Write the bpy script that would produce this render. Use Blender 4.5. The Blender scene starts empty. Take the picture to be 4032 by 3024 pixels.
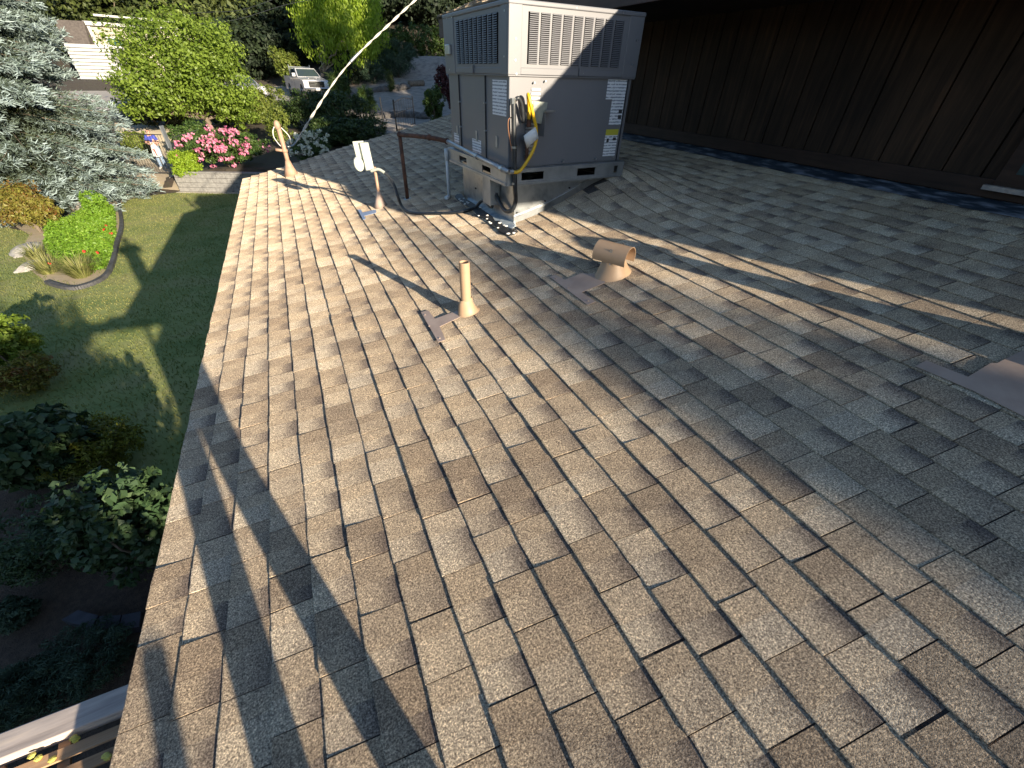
import bpy, bmesh, math, random
import numpy as np
from mathutils import Matrix, Vector, Quaternion

random.seed(7)
RNG = np.random.default_rng(7)
SC = bpy.context.scene
COL = SC.collection

# ------------------------------------------------------------------ camera
F, PITCH, ROLL, YAW = 1600.0, math.radians(37.26), math.radians(1.593), math.radians(26.404)
CAMZ = 4.5
CAM = np.array([0.0, 0.0, CAMZ])
_fw = np.array([math.sin(YAW)*math.cos(PITCH), math.cos(YAW)*math.cos(PITCH), -math.sin(PITCH)])
_r0 = np.array([math.cos(YAW), -math.sin(YAW), 0.0])
_u0 = np.cross(_r0, _fw)
_r = math.cos(ROLL)*_r0 + math.sin(ROLL)*_u0
_u = -math.sin(ROLL)*_r0 + math.cos(ROLL)*_u0
cd = bpy.data.cameras.new("camera")
cd.sensor_fit = 'HORIZONTAL'; cd.sensor_width = 36.0; cd.lens = 36.0*F/4032.0
cd.clip_start = 0.02; cd.clip_end = 600
cam = bpy.data.objects.new("camera", cd); COL.objects.link(cam)
M = Matrix(((_r[0], _u[0], -_fw[0], 0), (_r[1], _u[1], -_fw[1], 0), (_r[2], _u[2], -_fw[2], CAMZ), (0, 0, 0, 1)))
cam.matrix_world = M
SC.camera = cam

# ------------------------------------------------------------------ light
SUN_D = np.array([-0.2878, 0.9252, -0.2474]); SUN_D /= np.linalg.norm(SUN_D)     # travel direction of the light
SUN_EL = math.asin(-SUN_D[2]); SUN_AZ = math.atan2(-SUN_D[0], -SUN_D[1])
w = bpy.data.worlds.new("World"); SC.world = w; w.use_nodes = True
nt = w.node_tree; nt.nodes.clear()
sky = nt.nodes.new("ShaderNodeTexSky"); sky.sky_type = 'NISHITA'; sky.sun_disc = False
sky.ozone_density = 2.5; sky.dust_density = 0.6; sky.sun_elevation = SUN_EL; sky.sun_rotation = SUN_AZ
bg = nt.nodes.new("ShaderNodeBackground"); bg.inputs[1].default_value = 0.08
out = nt.nodes.new("ShaderNodeOutputWorld")
nt.links.new(sky.outputs[0], bg.inputs[0]); nt.links.new(bg.outputs[0], out.inputs[0])
sl = bpy.data.lights.new("sun", 'SUN'); sl.energy = 5.0; sl.angle = math.radians(0.55); sl.color = (1.0, 0.86, 0.66)
so = bpy.data.objects.new("sun", sl); COL.objects.link(so)
so.rotation_mode = 'QUATERNION'; so.rotation_quaternion = Vector((0, 0, -1)).rotation_difference(Vector(SUN_D))
so.location = (10, -30, 20)
SC.view_settings.view_transform = 'Standard'; SC.view_settings.look = 'None'
SC.view_settings.exposure = 1.36; SC.view_settings.gamma = 1.0
SC.view_settings.use_curve_mapping = False
SC.cycles.max_bounces = 6; SC.cycles.diffuse_bounces = 3; SC.cycles.transparent_max_bounces = 6
SC.cycles.caustics_reflective = False; SC.cycles.caustics_refractive = False

# ------------------------------------------------------------------ geometry of the picture: rays and planes
def ray(px, py):
    d = (px-2016.0)*_r - (py-1512.0)*_u + F*_fw
    return d/np.linalg.norm(d)
def at(px, py, X=None, Y=None, Z=None):
    d = ray(px, py)
    if X is not None: s = X/d[0]
    elif Y is not None: s = Y/d[1]
    else: s = (Z-CAMZ)/d[2]
    return CAM + d*s
def mpp(p):                      # metres for one photograph pixel at a point
    return float((np.asarray(p)-CAM) @ _fw)/F
def proj(p):
    q = np.asarray(p, float)-CAM
    return 2016+F*(q@_r)/(q@_fw), 1512-F*(q@_u)/(q@_fw), q@_fw
PT = math.radians(10.5)
RN = np.array([-math.sin(PT), 0, math.cos(PT)])
EX = np.array([math.cos(PT), 0, math.sin(PT)])
RD = 1.39
R0 = CAM - RN*RD                 # roof point under the camera: u = 0, v = 0
def bump(x, y):
    return 0.17*np.exp(-(((x-2.78)/0.55)**2+((y-3.70)/0.6)**2))
def RP(u, v, h=0.0):
    p = R0 + EX*u + np.array([0, v, 0]) + RN*h
    p[2] += bump(p[0], p[1])
    return p
def roof_px(px, py, h=0.0):
    d = ray(px, py); s = -(RD-h)/(RN@d)
    return CAM + d*s
def uv_px(px, py):
    p = roof_px(px, py); return float((p-R0)@EX), float(p[1])
def roof_z(x, y):
    return R0[2] + (x-R0[0])*math.tan(PT) + bump(x, y)

# ------------------------------------------------------------------ materials
def principled(name, base=(.5, .5, .5), rough=.6, metal=0.0, spec=.5):
    m = bpy.data.materials.new(name); m.use_nodes = True
    n = m.node_tree.nodes; b = n["Principled BSDF"]
    b.inputs["Base Color"].default_value = (*base, 1); b.inputs["Roughness"].default_value = rough
    b.inputs["Metallic"].default_value = metal; b.inputs["Specular IOR Level"].default_value = spec
    return m, m.node_tree, b
def node(t, kind, **kw):
    n = t.nodes.new(kind)
    for k, v in kw.items():
        if k in ("inputs",):
            for i, val in v.items(): n.inputs[i].default_value = val
        else: setattr(n, k, v)
    return n
def ramp(t, src, stops, link=True):
    r = t.nodes.new("ShaderNodeValToRGB")
    e = r.color_ramp.elements
    while len(e) < len(stops): e.new(0.5)
    for el, (p, c) in zip(e, stops):
        el.position = p; el.color = (*c, 1) if len(c) == 3 else c
    t.links.new(src, r.inputs[0]); return r
def pos(t, scale=None):
    g = t.nodes.new("ShaderNodeNewGeometry")
    if scale is None: return g.outputs["Position"]
    m = t.nodes.new("ShaderNodeMapping"); m.inputs["Scale"].default_value = scale
    t.links.new(g.outputs["Position"], m.inputs[0]); return m.outputs[0]
def noise(t, vec, scale, detail=3, rough=.55, dist=0):
    n = t.nodes.new("ShaderNodeTexNoise")
    n.inputs["Scale"].default_value = scale; n.inputs["Detail"].default_value = detail
    n.inputs["Roughness"].default_value = rough; n.inputs["Distortion"].default_value = dist
    t.links.new(vec, n.inputs["Vector"]); return n
def add_bump(t, b, height, strength, dist):
    bp = t.nodes.new("ShaderNodeBump"); bp.inputs["Strength"].default_value = strength
    bp.inputs["Distance"].default_value = dist
    t.links.new(height, bp.inputs["Height"]); t.links.new(bp.outputs[0], b.inputs["Normal"])
    return bp
def mixc(t, fac, a, b, mode='MIX'):
    m = t.nodes.new("ShaderNodeMix"); m.data_type = 'RGBA'; m.blend_type = mode
    if isinstance(fac, (int, float)): m.inputs[0].default_value = fac
    else: t.links.new(fac, m.inputs[0])
    for i, v in ((6, a), (7, b)):
        if isinstance(v, tuple): m.inputs[i].default_value = (*v, 1)
        else: t.links.new(v, m.inputs[i])
    return m.outputs[2]
def mottled(name, c1, c2, scale=8, rough=.7, metal=0, bumpv=0.2, bdist=.01, stretch=None, detail=5, c3=None, spec=.5):
    m, t, b = principled(name, c1, rough, metal, spec)
    v = pos(t, stretch) if stretch else pos(t)
    n = noise(t, v, scale, detail)
    stops = [(.35, c1), (.65, c2)] if c3 is None else [(.3, c1), (.5, c2), (.72, c3)]
    r = ramp(t, n.outputs[0], stops)
    t.links.new(r.outputs[0], b.inputs["Base Color"])
    if bumpv:
        n2 = noise(t, v, scale*4, 4)
        add_bump(t, b, n2.outputs[0], bumpv, bdist)
    return m

def shingle_mat():
    m, t, b = principled("shingle_granules", (.3, .25, .2), .95, 0, .15)
    b.inputs["Diffuse Roughness"].default_value = 1.0
    at_ = node(t, "ShaderNodeAttribute", attribute_name="tab")
    sep = t.nodes.new("ShaderNodeSeparateColor"); t.links.new(at_.outputs["Color"], sep.inputs[0])
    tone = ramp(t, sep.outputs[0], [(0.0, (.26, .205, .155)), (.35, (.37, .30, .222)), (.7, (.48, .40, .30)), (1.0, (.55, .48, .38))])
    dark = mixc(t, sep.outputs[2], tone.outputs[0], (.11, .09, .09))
    g = pos(t)
    n1 = noise(t, g, 190, 2, .7)
    gr = ramp(t, n1.outputs[0], [(.32, (.28, .26, .26)), (.46, (.78, .75, .73)), (.56, (1.12, 1.09, 1.04)), (.68, (2.0, 1.95, 1.84))])
    n3 = noise(t, g, 5.0, 4, .6)
    bl = ramp(t, n3.outputs[0], [(.3, (.82, .82, .84)), (.7, (1.12, 1.1, 1.06))])
    c = mixc(t, 1.0, dark, gr.outputs[0], 'MULTIPLY')
    c2 = mixc(t, 1.0, c, bl.outputs[0], 'MULTIPLY')
    t.links.new(c2, b.inputs["Base Color"])
    n2 = noise(t, g, 330, 2, .6)
    add_bump(t, b, n2.outputs[0], .45, .005)
    return m

def leaf_mat(name, dark, mid, light, trans=.35, rough=.5):
    m = bpy.data.materials.new(name); m.use_nodes = True
    t = m.node_tree; b = t.nodes["Principled BSDF"]; o = t.nodes["Material Output"]
    a = node(t, "ShaderNodeAttribute", attribute_name="rnd")
    sep = t.nodes.new("ShaderNodeSeparateColor"); t.links.new(a.outputs["Color"], sep.inputs[0])
    r = ramp(t, sep.outputs[0], [(0, dark), (.5, mid), (1, light)])
    t.links.new(r.outputs[0], b.inputs["Base Color"])
    b.inputs["Roughness"].default_value = rough; b.inputs["Specular IOR Level"].default_value = .35
    tr = t.nodes.new("ShaderNodeBsdfTranslucent")
    tc = mixc(t, 1.0, r.outputs[0], (1.15, 1.25, .6), 'MULTIPLY'); t.links.new(tc, tr.inputs[0])
    mx = t.nodes.new("ShaderNodeMixShader"); mx.inputs[0].default_value = trans
    t.links.new(b.outputs[0], mx.inputs[1]); t.links.new(tr.outputs[0], mx.inputs[2]); t.links.new(mx.outputs[0], o.inputs[0])
    return m

def wood_mat(name, c1, c2, axis=2, rough=.75, c3=None):
    m, t, b = principled(name, c1, rough, 0, .3)
    sc = [18.0, 18.0, 18.0]; sc[axis] = 1.3
    v = pos(t, tuple(sc))
    n = noise(t, v, 1.6, 6, .6, .6)
    stops = [(.3, c1), (.7, c2)] if c3 is None else [(.25, c1), (.55, c2), (.8, c3)]
    r = ramp(t, n.outputs[0], stops)
    big = noise(t, pos(t), 1.7, 3)
    rb = ramp(t, big.outputs[0], [(.3, (.6, .6, .62)), (.7, (1.3, 1.2, 1.1))])
    t.links.new(mixc(t, 1.0, r.outputs[0], rb.outputs[0], 'MULTIPLY'), b.inputs["Base Color"])
    add_bump(t, b, n.outputs[0], .35, .004)
    return m

def print_mat(name, paper=(.75, .76, .8), ink=(.25, .27, .32), sc=(60, 60, 110)):
    m, t, b = principled(name, paper, .45)
    v = pos(t, sc)
    n = noise(t, v, 1.0, 1, .5)
    wv = t.nodes.new("ShaderNodeTexWave"); wv.wave_type = 'BANDS'; wv.bands_direction = 'Z'
    wv.inputs["Scale"].default_value = 14; t.links.new(pos(t), wv.inputs["Vector"])
    mul = node(t, "ShaderNodeMath", operation='MULTIPLY'); t.links.new(n.outputs[0], mul.inputs[0]); t.links.new(wv.outputs[1], mul.inputs[1])
    r = ramp(t, mul.outputs[0], [(.28, paper), (.42, ink)])
    t.links.new(r.outputs[0], b.inputs["Base Color"])
    return m

MT = {}
MT['shingle'] = shingle_mat()
MT['deck'] = mottled("asphalt_underlay", (.035, .03, .03), (.07, .06, .055), 60, .95)
MT['unit'] = mottled("grey_painted_steel", (.165, .165, .178), (.175, .175, .188), 3, .42, 0, .03, .002, detail=3)
MT['unit_dark'] = principled("dark_cavity", (.012, .012, .015), .9)[0]
MT['galv'] = mottled("galvanised_steel", (.40, .42, .44), (.52, .54, .55), 9, .33, .85, .08, .003, c3=(.30, .32, .34))
MT['galv2'] = mottled("dull_galvanised_steel", (.30, .32, .34), (.44, .46, .48), 6, .45, .7, .08, .004)
MT['pan'] = mottled("smeared_metal_pan", (.16, .24, .36), (.42, .48, .52), 11, .5, .25, .2, .004, c3=(.62, .66, .66))
MT['flash'] = mottled("wall_flashing_sealant", (.035, .05, .07), (.07, .10, .14), 6, .35, .3, .2, .004, stretch=(3, 1, 3), c3=(.55, .60, .72))
MT['tar'] = mottled("black_roof_mastic", (.012, .012, .013), (.03, .03, .032), 30, .5, 0, .8, .01)
MT['cable'] = principled('weathered_cable', (.50, .48, .42), .7)[0]
MT['chip'] = principled("white_chips", (.78, .76, .72), .7)[0]
MT['tanpaint'] = mottled("tan_vent_paint", (.40, .27, .17), (.44, .30, .19), 12, .5, 0, .08, .002)
MT['tanflash'] = mottled("brown_painted_flashing", (.36, .27, .22), (.43, .33, .27), 10, .55, 0, .08, .002)
MT['rust'] = mottled("rusty_pipe", (.055, .028, .02), (.14, .06, .035), 20, .8, 0, .3, .002)
MT['mast'] = mottled("brown_mast_paint", (.33, .20, .14), (.42, .27, .18), 14, .6, 0, .1, .002)
MT['pvc'] = principled("white_pvc", (.62, .66, .70), .35)[0]
MT['black'] = mottled("black_conduit", (.018, .02, .024), (.04, .045, .05), 30, .4, 0, 0)
MT['yellow'] = principled("yellow_hose_jacket", (.80, .47, .015), .4)[0]
MT['boxgrey'] = mottled("weathered_grey_box", (.30, .33, .30), (.40, .42, .37), 30, .6, 0, .1, .002)
MT['paper'] = print_mat("printed_label")
MT['paperw'] = mottled("paper_tag", (.66, .68, .70), (.78, .78, .76), 25, .7, 0, 0)
MT['labelyellow'] = principled("yellow_label_band", (.52, .47, .05), .5)[0]
MT['ink'] = principled("black_ink", (.03, .03, .035), .5)[0]
MT['planks'] = wood_mat("dark_stained_planks", (.022, .014, .010), (.048, .030, .020), 2, .8, (.10, .055, .034))
MT['trim'] = wood_mat("dark_trim_board", (.030, .018, .014), (.06, .035, .026), 1, .65)
MT['soffit'] = wood_mat("dark_soffit", (.02, .014, .012), (.04, .026, .02), 1, .8)
MT['fascia'] = wood_mat("brown_fascia", (.09, .05, .04), (.14, .08, .06), 1, .6)
MT['weather'] = wood_mat("weathered_wood", (.22, .20, .20), (.40, .37, .36), 0, .85, (.5, .45, .4))
MT['lath'] = wood_mat("lattice_wood", (.20, .13, .08), (.36, .24, .15), 0, .85, (.42, .34, .26))
MT['glass'] = principled("window_glass", (.02, .06, .07), .06)[0]
MT['stucco'] = mottled("house_wall_paint", (.16, .10, .07), (.20, .13, .09), 4, .9)

# ------------------------------------------------------------------ mesh helpers
ROOT = {}                              # world origin used by every object
class MB:
    def __init__(s): s.v = []; s.f = []; s.c = None; s.sm = False
    def poly(s, pts):
        i = len(s.v); s.v += [tuple(map(float, p)) for p in pts]; s.f.append(tuple(range(i, i+len(pts))))
    def add(s, verts, faces):
        i = len(s.v); s.v += [tuple(map(float, p)) for p in verts]; s.f += [tuple(k+i for k in f) for f in faces]
    def hexa(s, p):                     # p: 8 points, bottom 0-3, top 4-7 counter-clockwise
        s.add(p, [(3, 2, 1, 0), (4, 5, 6, 7), (0, 1, 5, 4), (1, 2, 6, 5), (2, 3, 7, 6), (3, 0, 4, 7)])
    def box(s, x0, x1, y0, y1, z0, z1):
        s.hexa([(x0, y0, z0), (x1, y0, z0), (x1, y1, z0), (x0, y1, z0), (x0, y0, z1), (x1, y0, z1), (x1, y1, z1), (x0, y1, z1)])
    def obox(s, o, ax, ay, az):         # oriented box from a corner and three edge vectors
        o, ax, ay, az = map(np.asarray, (o, ax, ay, az))
        s.hexa([o, o+ax, o+ax+ay, o+ay, o+az, o+ax+az, o+ax+ay+az, o+ay+az])
    def prism(s, pts, n, depth):        # extruded polygon: pts world points, extruded along n by depth
        n = np.asarray(n)*depth; k = len(pts)
        a = [np.asarray(p) for p in pts]; b = [p+n for p in a]
        s.add(a+b, [tuple(range(k))[::-1], tuple(range(k, 2*k))]+[(i, (i+1) % k, k+(i+1) % k, k+i) for i in range(k)])
    def tube(s, pts, r, seg=10, caps=True):
        pts = [np.asarray(p, float) for p in pts]; n = len(pts)
        rr = r if isinstance(r, (list, tuple)) else [r]*n
        tang = []
        for i in range(n):
            a = pts[min(i+1, n-1)]-pts[max(i-1, 0)]; tang.append(a/(np.linalg.norm(a)+1e-12))
        up = np.array([0, 0, 1.0]) if abs(tang[0][2]) < .9 else np.array([1.0, 0, 0])
        x = np.cross(up, tang[0]); x /= np.linalg.norm(x)
        base = len(s.v)
        for i in range(n):
            x = x-tang[i]*(x@tang[i]); x /= np.linalg.norm(x); y = np.cross(tang[i], x)
            for k in range(seg):
                a = 2*math.pi*k/seg
                s.v.append(tuple(pts[i]+rr[i]*(math.cos(a)*x+math.sin(a)*y)))
        for i in range(n-1):
            for k in range(seg):
                a = base+i*seg+k; b = base+i*seg+(k+1) % seg
                s.f.append((a, b, b+seg, a+seg))
        if caps:
            s.f.append(tuple(base+k for k in range(seg))[::-1]); s.f.append(tuple(base+(n-1)*seg+k for k in range(seg)))
    def ell(s, c, r, seg=12, rings=7, ax=None):
        c = np.asarray(c, float); A = np.eye(3) if ax is None else np.asarray(ax)
        base = len(s.v)
        for i in range(rings+1):
            th = math.pi*i/rings
            for k in range(seg):
                a = 2*math.pi*k/seg
                l = np.array([r[0]*math.sin(th)*math.cos(a), r[1]*math.sin(th)*math.sin(a), r[2]*math.cos(th)])
                s.v.append(tuple(c+l@A))
        for i in range(rings):
            for k in range(seg):
                a = base+i*seg+k; b = base+i*seg+(k+1) % seg
                s.f.append((a, a+seg, b+seg, b))
    def build(s, name, mat, parent=None, smooth=False, bevel=0, loc=None):
        me = bpy.data.meshes.new(name)
        if parent is not None: o_ = np.array(ROOT[parent.name])
        else: o_ = np.array(loc if loc is not None else (0, 0, 0), float)
        V = np.array(s.v, float)-o_
        me.from_pydata([tuple(p) for p in V], [], s.f); me.update()
        me.materials.append(MT[mat] if isinstance(mat, str) else mat)
        ob = bpy.data.objects.new(name, me); COL.objects.link(ob)
        if parent is not None: ob.parent = parent
        else: ob.location = tuple(o_)
        ROOT[ob.name] = tuple(o_)
        if s.c is not None:
            ca = me.color_attributes.new(s.cname, 'FLOAT_COLOR', 'POINT')
            ca.data.foreach_set("color", np.asarray(s.c, np.float32).ravel())
        if smooth: me.shade_smooth() if smooth is True else me.set_sharp_from_angle(angle=smooth)
        if bevel:
            b = ob.modifiers.new("bevel", 'BEVEL'); b.width = bevel; b.segments = 2; b.limit_method = 'ANGLE'; b.angle_limit = math.radians(40)
        return ob
def tag(o, label=None, cat=None, group=None, kind=None):
    if label: o["label"] = label
    if cat: o["category"] = cat
    if group: o["group"] = group
    if kind: o["kind"] = kind
    return o
def thing(name, loc, label, cat, group=None):
    o = bpy.data.objects.new(name, None); COL.objects.link(o); o.empty_display_size = .1
    o.location = tuple(float(c) for c in loc); ROOT[o.name] = tuple(float(c) for c in loc)
    return tag(o, label, cat, group)
def np_mesh(name, V, Fq, mat, parent=None, loc=(0, 0, 0), rnd=None, attr="rnd", smooth=False):
    o_ = np.array(ROOT[parent.name]) if parent is not None else np.array(loc, float)
    me = bpy.data.meshes.new(name)
    V = (np.asarray(V, float)-o_).astype(np.float32); k = Fq.shape[1]
    me.vertices.add(len(V)); me.vertices.foreach_set("co", V.ravel())
    me.loops.add(Fq.size); me.loops.foreach_set("vertex_index", Fq.astype(np.int32).ravel())
    me.polygons.add(len(Fq)); me.polygons.foreach_set("loop_start", np.arange(0, Fq.size, k, dtype=np.int32))
    me.update(calc_edges=True); me.validate()
    me.materials.append(MT[mat] if isinstance(mat, str) else mat)
    if rnd is not None:
        ca = me.color_attributes.new(attr, 'FLOAT_COLOR', 'POINT'); ca.data.foreach_set("color", rnd.astype(np.float32).ravel())
    ob = bpy.data.objects.new(name, me); COL.objects.link(ob)
    if parent is not None: ob.parent = parent
    else: ob.location = tuple(float(c) for c in o_)
    ROOT[ob.name] = tuple(o_)
    return ob
def smoothpath(pts, n=6):
    pts = [np.asarray(p, float) for p in pts]; o = []
    P = [pts[0]]+pts+[pts[-1]]
    for i in range(1, len(P)-2):
        a, b, c, d = P[i-1], P[i], P[i+1], P[i+2]
        for k in range(n):
            t = k/n
            o.append(.5*((2*b)+(c-a)*t+(2*a-5*b+4*c-d)*t*t+(3*b-a-3*c+d)*t**3))
    o.append(pts[-1]); return o

#SECTION
# ================================================================== the setting: ground, lawn, paths
CTRL = np.array([(-6, 28, .4), (-14, 28, .4), (-5, 30, .6), (0, 26, .85), (4, 27, 1.1), (8, 31, 1.8), (12, 31.5, 2.1), (2, 35, 1.5), (-4, 36, 1.5),
    (-10, 40, 2.0), (-20, 45, 2.2), (2, 46, 2.55), (4, 44, 2.55), (-3, 46, 2.5), (-8, 48, 2.6), (10, 40, 2.9), (11, 44, 3.5), (14, 45, 3.8), (17, 56, 5.9),
    (11, 57, 5.3), (24, 50, 6.5), (5, 60, 4.6), (-5, 60, 3.6), (-15, 60, 3.3), (-30, 60, 3.5), (0, 75, 8), (20, 75, 10), (-25, 80, 6), (40, 60, 12), (60, 90, 16), (-60, 70, 4), (0, 120, 14), (-60, 120, 12)])
def terrain(x, y):
    x = np.asarray(x, float); y = np.asarray(y, float)
    d2 = (x[..., None]-CTRL[:, 0])**2+(y[..., None]-CTRL[:, 1])**2+.5
    wgt = d2**-1.7
    z = (wgt*CTRL[:, 2]).sum(-1)/wgt.sum(-1)
    edge = np.where(x > -5.0, 24.62-.45*(x+4.87), 24.0)          # foot of the retaining wall
    span = np.where(x > -5.0, .06, 2.6)
    k = np.clip((y-edge)/span, 0, 1); k = k*k*(3-2*k)
    k2 = np.clip((y-edge)/1.2, 0, 1)
    k = np.where(x > 6.0, np.clip((y-22)/6.0, 0, 1), k)
    return z*k
def sheet(name, pts, mat, off, step, kind='structure', label=None, cat=None):
    P = np.array(pts)[:, :2]
    bm = bmesh.new()
    f = bm.faces.new([bm.verts.new((p[0], p[1], 0)) for p in P])
    x0, y0 = P.min(0); x1, y1 = P.max(0)
    for ax, lo, hi in ((0, x0, x1), (1, y0, y1)):
        c = lo+step
        while c < hi:
            co = (c, 0, 0) if ax == 0 else (0, c, 0); no = (1, 0, 0) if ax == 0 else (0, 1, 0)
            bmesh.ops.bisect_plane(bm, geom=bm.verts[:]+bm.edges[:]+bm.faces[:], plane_co=co, plane_no=no); c += step
    for v in bm.verts: v.co.z = float(terrain(v.co.x, v.co.y))+off
    bmesh.ops.recalc_face_normals(bm, faces=bm.faces[:])
    me = bpy.data.meshes.new(name); bm.to_mesh(me); bm.free()
    if me.polygons and me.polygons[0].normal.z < 0: me.flip_normals()
    me.materials.append(MT[mat]); me.shade_smooth()
    o = bpy.data.objects.new(name, me); COL.objects.link(o); o["kind"] = kind
    if label: tag(o, label, cat)
    return o
MT['soil'] = mottled("dark_garden_soil", (.030, .024, .018), (.06, .045, .032), 5, .95, 0, .5, .03, c3=(.045, .05, .025))
MT['hill'] = mottled("gravel_slope", (.15, .135, .12), (.24, .215, .19), 2.2, .95, 0, .6, .03, c3=(.30, .27, .24))
MT['lawn'] = mottled("lawn_turf", (.12, .17, .04), (.21, .24, .075), .9, .95, 0, .5, .03, c3=(.26, .24, .10))
MT['dirt'] = mottled("tan_dirt_path", (.30, .245, .17), (.38, .31, .22), 3, .95, 0, .3, .01, c3=(.33, .28, .16))
MT['concrete'] = mottled("driveway_concrete", (.30, .27, .24), (.38, .35, .31), 2.5, .9, 0, .1, .005)
MT['walk'] = mottled('pale_tan_walk', (.46, .39, .28), (.54, .46, .34), 2.5, .9, 0, .1, .005)
MT['mulch'] = mottled("bark_mulch", (.05, .032, .022), (.09, .06, .042), 22, .95, 0, .8, .02)
# one sheet of ground to the horizon
gx = np.concatenate([np.linspace(-220, -30, 20), np.arange(-28, 34, .7), np.linspace(36, 220, 20)])
gy = np.concatenate([np.linspace(-220, -8, 18), np.arange(-6, 20, 2.0), np.arange(20, 34, .35), np.arange(34, 64, 1.0), np.linspace(66, 300, 30)])
GX, GY = np.meshgrid(gx, gy); GZ = terrain(GX, GY)
far = np.hypot(GX, GY-30); GZ = GZ+np.clip(far-90, 0, 400)*.12
V = np.stack([GX, GY, GZ], -1).reshape(-1, 3); nx, ny = len(gx), len(gy)
idx = np.arange(nx*ny).reshape(ny, nx)
FQ = np.stack([idx[:-1, :-1], idx[:-1, 1:], idx[1:, 1:], idx[1:, :-1]], -1).reshape(-1, 4)
g = np_mesh("ground", V, FQ, 'soil', smooth=True); g.data.shade_smooth(); g["kind"] = "structure"
c4 = lambda x, y: at(x*.5123, 650+y*.5123, Z=0)
c1 = lambda x, y: at(x*.4822, y*.4822, Z=.1)
LAWN = [(-.2, -3), (-.2, 22), (-2.2, 22.9), (-4.9, 24.0), (-6.0, 23.6), (-7.3, 22.6)]+[tuple(c4(x, y)[:2]) for x, y in ((905, 240), (900, 620), (700, 930), (380, 880), (200, 640), (260, 530), (0, 470))]+[(-14, 19), (-18, 10), (-6.8, 9.5), (-5.2, 7.3), (-3.4, 5.2), (-2.4, 3.4), (-1.8, -3)]
sheet("lawn", LAWN, 'lawn', .012, 1.2)
BED = [tuple(c4(x, y)[:2]) for x, y in ((920, 200), (930, 330), (945, 440), (938, 520), (905, 620), (885, 720), (840, 840), (760, 905), (650, 948), (560, 962), (460, 942), (370, 915), (240, 815), (170, 660), (230, 540), (60, 440), (-150, 330), (-150, 120), (400, 60), (800, 120))]
sheet("garden_bed_soil", BED, 'dirt', .024, 1.0)
PATH = [tuple(c1(x, y)[:2]) for x, y in ((1000, 1385), (1478, 1420), (1488, 1545), (1250, 1540), (1050, 1615), (960, 1655), (640, 1640), (700, 1500))]
PATH += []
sheet("dirt_path", PATH, 'dirt', .036, .6)
sheet("garden_walk", [(-7.6, 25.2), (-4.9, 24.6), (-4.75, 26.0), (-4.6, 31), (-5, 36), (-9, 36), (-8, 30)], 'walk', .03, .6)
sheet("driveway", [(-16, 40), (1.0, 42.2), (5.6, 42.8), (6.2, 49), (3, 53), (-16, 51)], 'concrete', .03, 1.5)
sheet("gravel_slope", [(5.5, 29), (9, 27), (16, 30), (24, 42), (26, 57), (8, 58), (6.5, 49), (6.8, 41), (5, 36)], 'hill', .04, 1.0)
sheet("mulch_bed", [(-1.6, -2), (-1.7, 3.2), (-2.4, 4.2), (-3.2, 5.1), (-5.0, 7.2), (-7.0, 9.6), (-12, 9), (-12, -2)], 'mulch', .018, 1.2)

# ================================================================== the house and its roof
house = thing("house", (4.0, 4.0, 0), "brown shingled house with low tan roof and dark plank upper wall", "house")
UE, EXPO = -1.142, 0.1439
UW = 3.93                                        # where the shingles stop at the wall flashing
def v_far(u): return 9.22+(u+1.11)*.331+.05*math.sin(u*2.1)
def v_near(u):
    x = float((R0+EX*u)[0]); return max(-1.25, .05-1.07*(x+.87)) if x > -.95 else .05
# roof slab
def slab_ring(h):
    us = np.linspace(UE, 4.35, 30)
    return [RP(u, v_near(u), h) for u in us], [RP(u, v_far(u), h) for u in us]
mb = MB(); nU, nV = 34, 60
us = np.linspace(UE+.004, 4.35, nU)
grid = [[RP(u, v_near(u)+(v_far(u)-v_near(u))*k/nV, 0.0) for k in range(nV+1)] for u in us]
for row in grid: mb.v += [tuple(p) for p in row]
for i in range(nU-1):
    for k in range(nV):
        a = i*(nV+1)+k; mb.f.append((a, a+nV+1, a+nV+2, a+1))
roof = mb.build("roof", 'deck', house)
mb = MB()
for k in range(30):                               # eave and rake boards under the shingles
    pass
a0, b0 = RP(UE+.012, v_near(UE), -.004), RP(UE+.012, v_far(UE), -.004)
mb.obox(a0-RN*.13, EX*.025, b0-a0, RN*.13)
eb = mb.build("eave_board", 'fascia', house)
mb = MB()
a0, b0 = RP(UE+.04, v_far(UE)-.03, -.004), RP(4.3, v_far(4.3)-.03, -.004)
mb.obox(a0-RN*.14, b0-a0, np.array([0, -.025, 0]), RN*.135)
mb.build("rake_board", 'fascia', house)
mb = MB(); mb.box(-.25, 9.5, -1.0, 8.6, 0, 2.74); mb.box(4.40, 9.5, -1.8, 8.0, 2.7, 4.9)
mb.build("wall", 'stucco', house)

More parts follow.
